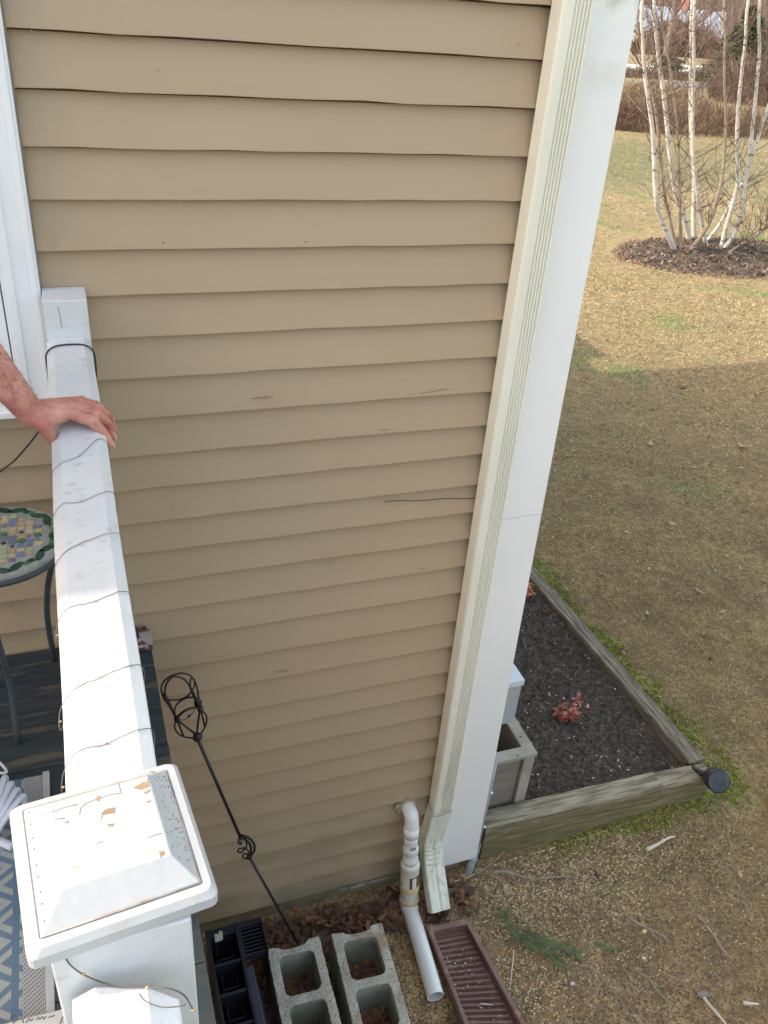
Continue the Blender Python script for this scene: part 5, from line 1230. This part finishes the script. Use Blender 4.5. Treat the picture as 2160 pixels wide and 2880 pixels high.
for q_, (bx_, by_, n_, sx_, h_) in enumerate(((1735, 362, 1500, .9, .75), (1790, 368, 1700, 1.0, .9), (1850, 372, 1500, .9, .7), (1905, 372, 1200, .8, .8))):
    br(bx_, by_, 0, .5+.3*(q_ % 2), n_, sx_, .8, h_, [.50, .08, .42], 'bramble_thicket', ('leftmost reddish brown bramble at the edge of the green lawn', 'tallest reddish brown bramble at the lawn edge', 'reddish brown bramble left of the middle birch stems', 'grey brown bramble behind the middle birch stems')[q_], lean=.6, w_=(.004, .010))
for q_, (bx_, by_, n_, sx_, h_) in enumerate(((1740, 300, 3000, 2.2, 1.0), (1820, 305, 3000, 2.2, .85), (1905, 308, 2400, 2.0, .9))):
    br(bx_, by_, 0, .6*q_, n_, sx_, 1.8, h_, [.30, .68, .02], 'ornamental_grass', ('leftmost golden mound of dry grass beside the white corner board', 'golden mound of dry grass between the left birch stems', 'golden mound of dry grass behind the middle stems')[q_], lean=.6)
br(1965, 380, .3, .8, 1700, 2.0, .9, .95, [.62, .20, .18], 'bare_shrub', 'tangled bare shrub behind the middle birch stems', w_=(.004, .010))
br(2085, 388, .3, .8, 2000, 2.2, .9, 1.0, [.50, .32, .18], 'bare_shrub', 'tangled bare shrub behind the right birch stems', w_=(.004, .010))
br(2075, 290, 1.2, .5, 4200, 2.0, 1.6, 2.1, [.80, .08, .12], 'bare_shrub', 'tall bare shrub in front of the dark evergreen', w_=(.008, .018))
br(1770, 216, 0, 0, 3500, 5.5, 1.0, .65, [.93, .05, .02], 'bare_hedge', 'low grey brown hedge along the far road', w_=(.012, .025))
br(1960, 225, 3, 0, 3500, 5.5, 1.0, .75, [.93, .05, .02], 'bare_hedge', 'low grey brown hedge right of the rounded evergreen', w_=(.012, .025))
def quad(name, pts, z, m_):
    mb = MB(); mb.add([EP(*q)+Vector((0, 0, z)) for q in pts], [(0, 1, 2, 3)]); return tag(mb.build(name, m_), kind='structure')
quad('road', [(1640, 236), (2400, 262), (2400, 248), (1640, 223)], .02, m_road)
quad('driveway', [(1600, 197), (2010, 203), (1985, 186), (1600, 178)], .02, m_drive)
# far houses
def farhouse(cx, cy, yaw, w_, dp, h, rh, label, gz_, chim=True, wm=None):
    wm = wm or m_hwall
    o = thing('far_house' if chim else 'shed', label, 'house' if chim else 'shed', (cx, cy, gz_)); R = Matrix.Rotation(yaw, 3, 'Z')
    def tf(mb):
        mb.v = [tuple(R @ Vector(v)+Vector((cx, cy, gz_))) for v in mb.v]
    mb = MB(); mb.box((-w_/2, -dp/2, -.1), (w_/2, dp/2, h)); mb.add([(-w_/2, -dp/2, h), (-w_/2, dp/2, h), (-w_/2, 0, h+rh*.95), (w_/2, -dp/2, h), (w_/2, dp/2, h), (w_/2, 0, h+rh*.95)], [(0, 1, 2), (3, 4, 5)]); tf(mb); mb.build('wall', wm, o)
    mb = MB(); mb.add([(-w_/2-.4, -dp/2-.5, h-.1), (w_/2+.4, -dp/2-.5, h-.1), (w_/2+.4, 0, h+rh), (-w_/2-.4, 0, h+rh), (-w_/2-.4, dp/2+.5, h-.1), (w_/2+.4, dp/2+.5, h-.1), (-w_/2-.4, -dp/2-.5, h-.25), (w_/2+.4, -dp/2-.5, h-.25), (w_/2+.4, dp/2+.5, h-.25), (-w_/2-.4, dp/2+.5, h-.25)], [(0, 1, 2, 3), (3, 2, 5, 4), (0, 1, 7, 6), (4, 5, 8, 9), (6, 7, 8, 9)]); tf(mb); mb.build('roof', m_roof, o)
    if chim: mb = MB(); mb.box((1.2, -.5, h+rh-.9), (2.2, .5, h+rh+1.1)); tf(mb); mb.build('chimney', m_brick, o)
    for i in (-.36, -.12, .10, .34) if chim else (0,):
        ws = 1 if chim else .25
        mb = MB(); mb.box((i*w_-.55*ws, -dp/2-.06*ws, h*.36), (i*w_+.55*ws, -dp/2-.01*ws, h*.78)); tf(mb); wn = mb.build('window', m_hwall, o)
        mb = MB(); mb.box((i*w_-.45*ws, -dp/2-.09*ws, h*.40), (i*w_+.45*ws, -dp/2-.061*ws, h*.74)); tf(mb); mb.build('pane', m_glass, wn)
p = EP(1925, 150); farhouse(p.x-2.5, p.y+2, -.62, 14.5, 9, 2.7, 2.9, 'far white house with grey roof and brick chimney behind the birches', p.z)
p = EP(2180, 292); farhouse(p.x+.6, p.y+.6, -.5, 2.6, 1.8, .95, .5, 'small pale shed at the right edge of the photo', p.z, False)
# evergreens
def evergreen(p, h, w_, n, label, name='evergreen_shrub', round_=False, ls=1):
    o = thing(name, label, 'shrub' if round_ else 'tree', tuple(p))
    mb = MB(); mb.tube([(p.x, p.y, p.z-.05), (p.x, p.y, p.z+h*.8)], [w_*.06, w_*.02], 8); mb.build('trunk', m_brush[0], o)
    t = rng.random(n)**.8; a = rng.uniform(0, 2*np.pi, n); ww = w_*.5*(np.sqrt(np.clip(1-(2*t-.75)**2/1.6, .02, 1)) if round_ else (1-t)**.6)*(.75+.35*np.sin(a*3+t*20))*rng.uniform(.55, 1.05, n)
    c = np.stack([p.x+ww*np.cos(a), p.y+ww*np.sin(a), p.z+.05+t*h], 1); s_ = rng.uniform(.03, .09, n)*(.5+h/5)*ls
    d = np.stack([np.cos(a), np.sin(a), rng.normal(-.2, .4, n)], 1)*s_[:, None]*2; u = np.stack([-np.sin(a), np.cos(a), rng.normal(0, .5, n)], 1)*s_[:, None]
    V = np.stack([c-u, c+u, c+d], 1).reshape(-1, 3); F = np.arange(n*3).reshape(-1, 3); fastmesh('crown', V, F, m_ever, rng.choice(2, n, p=[.6, .4]), parent=o)
evergreen(EP(1872, 217), 1.15, 2.3, 5000, 'dark rounded evergreen shrub beside the pale driveway', round_=True)
evergreen(EP(1992, 232), .95, 1.9, 4000, 'low evergreen shrub right of the driveway end', round_=True)
evergreen(EP(2062, 250), 3.9, 3.0, 9000, 'tall dark evergreen tree between the right birch stems', 'evergreen_tree')
evergreen(EP(2030, 215), 2.6, 2.6, 6000, 'lower dark evergreen tree left of the tall one', 'evergreen_tree')
evergreen(EP(2140, 215), 4.6, 3.4, 7000, 'dark evergreen tree near the right edge behind the brush', 'evergreen_tree')
# bare trees in the middle distance
def baretree(p, h, r, seed, label, spread_=.5):
    o = thing('bare_tree', label, 'tree', tuple(p)); rr = random.Random(seed); mb = MB(); P = [Vector((p.x, p.y, p.z-.05))]; d = Vector((rr.uniform(-.1, .1), rr.uniform(-.1, .1), 1))
    for i in range(6): d = (d+Vector((rr.uniform(-.12, .12), rr.uniform(-.12, .12), .1))).normalized(); P.append(P[-1]+d*h*.75/6)
    mb.tube(P, [r*(1-.13*i) for i in range(7)], 8); mb.build('trunk', m_wood if seed % 2 else m_btwig, o); mb = MB()
    def rec(p0, d0, L_, r0, lv):
        q = [p0]
        for s_ in range(3): d0 = (d0+Vector((rr.uniform(-.25, .25), rr.uniform(-.25, .25), rr.uniform(-.05, .25)))).normalized(); q.append(q[-1]+d0*L_/3)
        mb.tube(q, [r0, r0*.8, r0*.6, r0*.35], 5 if lv else 4)
        if lv < 2:
            for k in range(5): rec(q[rr.randrange(1, 4)], (d0+Vector((rr.uniform(-.9, .9), rr.uniform(-.9, .9), rr.uniform(-.2, .7)))).normalized(), L_*.6, r0*.5, lv+1)
    for i in range(11):
        j = rr.randrange(1, 7); a = rr.uniform(0, 6.28); rec(P[j], Vector((math.cos(a), math.sin(a), rr.uniform(.2, .9))).normalized(), h*spread_*rr.uniform(.5, .9), r*.40, 0)
    mb.build('crown', m_btwig, o)
baretree(EP(1873, 165), 16, .42, 3, 'big dark bare tree behind the left birch stems')
baretree(EP(1800, 205), 5, .07, 4, 'slim bare tree left of the rounded evergreen')
baretree(EP(2085, 250), 5, .07, 6, 'bare sapling among the brush at the right')
baretree(EP(1975, 280), 2.8, .035, 8, 'bare sapling behind the middle birch stems')
baretree(EP(2135, 270), 4, .05, 11, 'bare sapling beside the pale shed')
baretree(EP(1925, 172), 7, .12, 12, 'bare tree in front of the far white house')
# wooded hill
hx = np.linspace(-60, 420, 90); hy = np.linspace(0, 1, 40); HX, HT = np.meshgrid(hx, hy)
ctr = Vector((118, 160)); dirn = Vector((.80, -.60)); nrm = Vector((.60, .80))
U_ = np.linspace(-160, 160, 90); T2 = np.linspace(0, 1, 30); UU, TT = np.meshgrid(U_, T2)
HXc = ctr.x+dirn.x*UU+nrm.x*TT*110; HYc = ctr.y+dirn.y*UU+nrm.y*TT*110; HZ = 22*np.sin(TT*math.pi/2)*(1+.15*np.sin(UU*.03))-3.6+rng.normal(0, .15, UU.shape)
I = (np.arange(29)[:, None]*90+np.arange(89)[None, :]).ravel()
tag(fastmesh('hill', np.stack([HXc, HYc, HZ], -1).reshape(-1, 3), np.stack([I, I+1, I+91, I+90], 1), m_hill, smooth=True), kind='structure')
n = 42000; u = rng.uniform(-90, 90, n); t = rng.random(n)**1.3
bx = ctr.x+dirn.x*u+nrm.x*t*110; by = ctr.y+dirn.y*u+nrm.y*t*110; bz = 22*np.sin(t*math.pi/2)-4; h = rng.uniform(3, 11, n); w_ = rng.uniform(.05, .16, n); ln = rng.normal(0, .25, n)*h
V = np.stack([np.stack([bx-w_*dirn.x, by-w_*dirn.y, bz], 1), np.stack([bx+w_*dirn.x, by+w_*dirn.y, bz], 1), np.stack([bx+ln*dirn.x, by+ln*dirn.y, bz+h], 1)], 1).reshape(-1, 3)
tag(fastmesh('far_woods', V, np.arange(n*3).reshape(-1, 3), [m_wood, m_brush[0]], rng.choice(2, n)), 'brown leafless woods covering the far hillside', 'woods', kind='stuff')
# hedge of bare growth in front of the far house
br(1905, 158, 0, 0, 5000, 6.5, 2.0, 4.2, [.85, .1, .05], 'bare_hedge', 'tall brown hedge in front of the far grey roof', w_=(.03, .07))
# added behind the viewer: a house and evergreens blocking low light on the wall
farhouse(2, -20, math.pi, 24, 8, 3.2, 2.2, 'low brown house added behind the viewer to block low light', 0, True, mat('added_house_wall', (.14, .10, .075), (.17, .125, .09), scale=1, rough=.9))
for i_, (x_, y_) in enumerate(((-17, -13), (-26, -9), (19, -15), (27, -12), (35, -7), (-12, -15))):
    evergreen(Vector((x_, y_, 0)), 5.0+i_ % 3, 7.5, 3500, ('tall light-blocking evergreen added left of the brown house', 'tall light-blocking evergreen added at the far left', 'tall light-blocking evergreen added right of the brown house', 'second light-blocking evergreen added right of the brown house', 'light-blocking evergreen added at the far right', 'light-blocking evergreen added at the left end of the brown house')[i_], 'evergreen_tree', round_=False, ls=4)
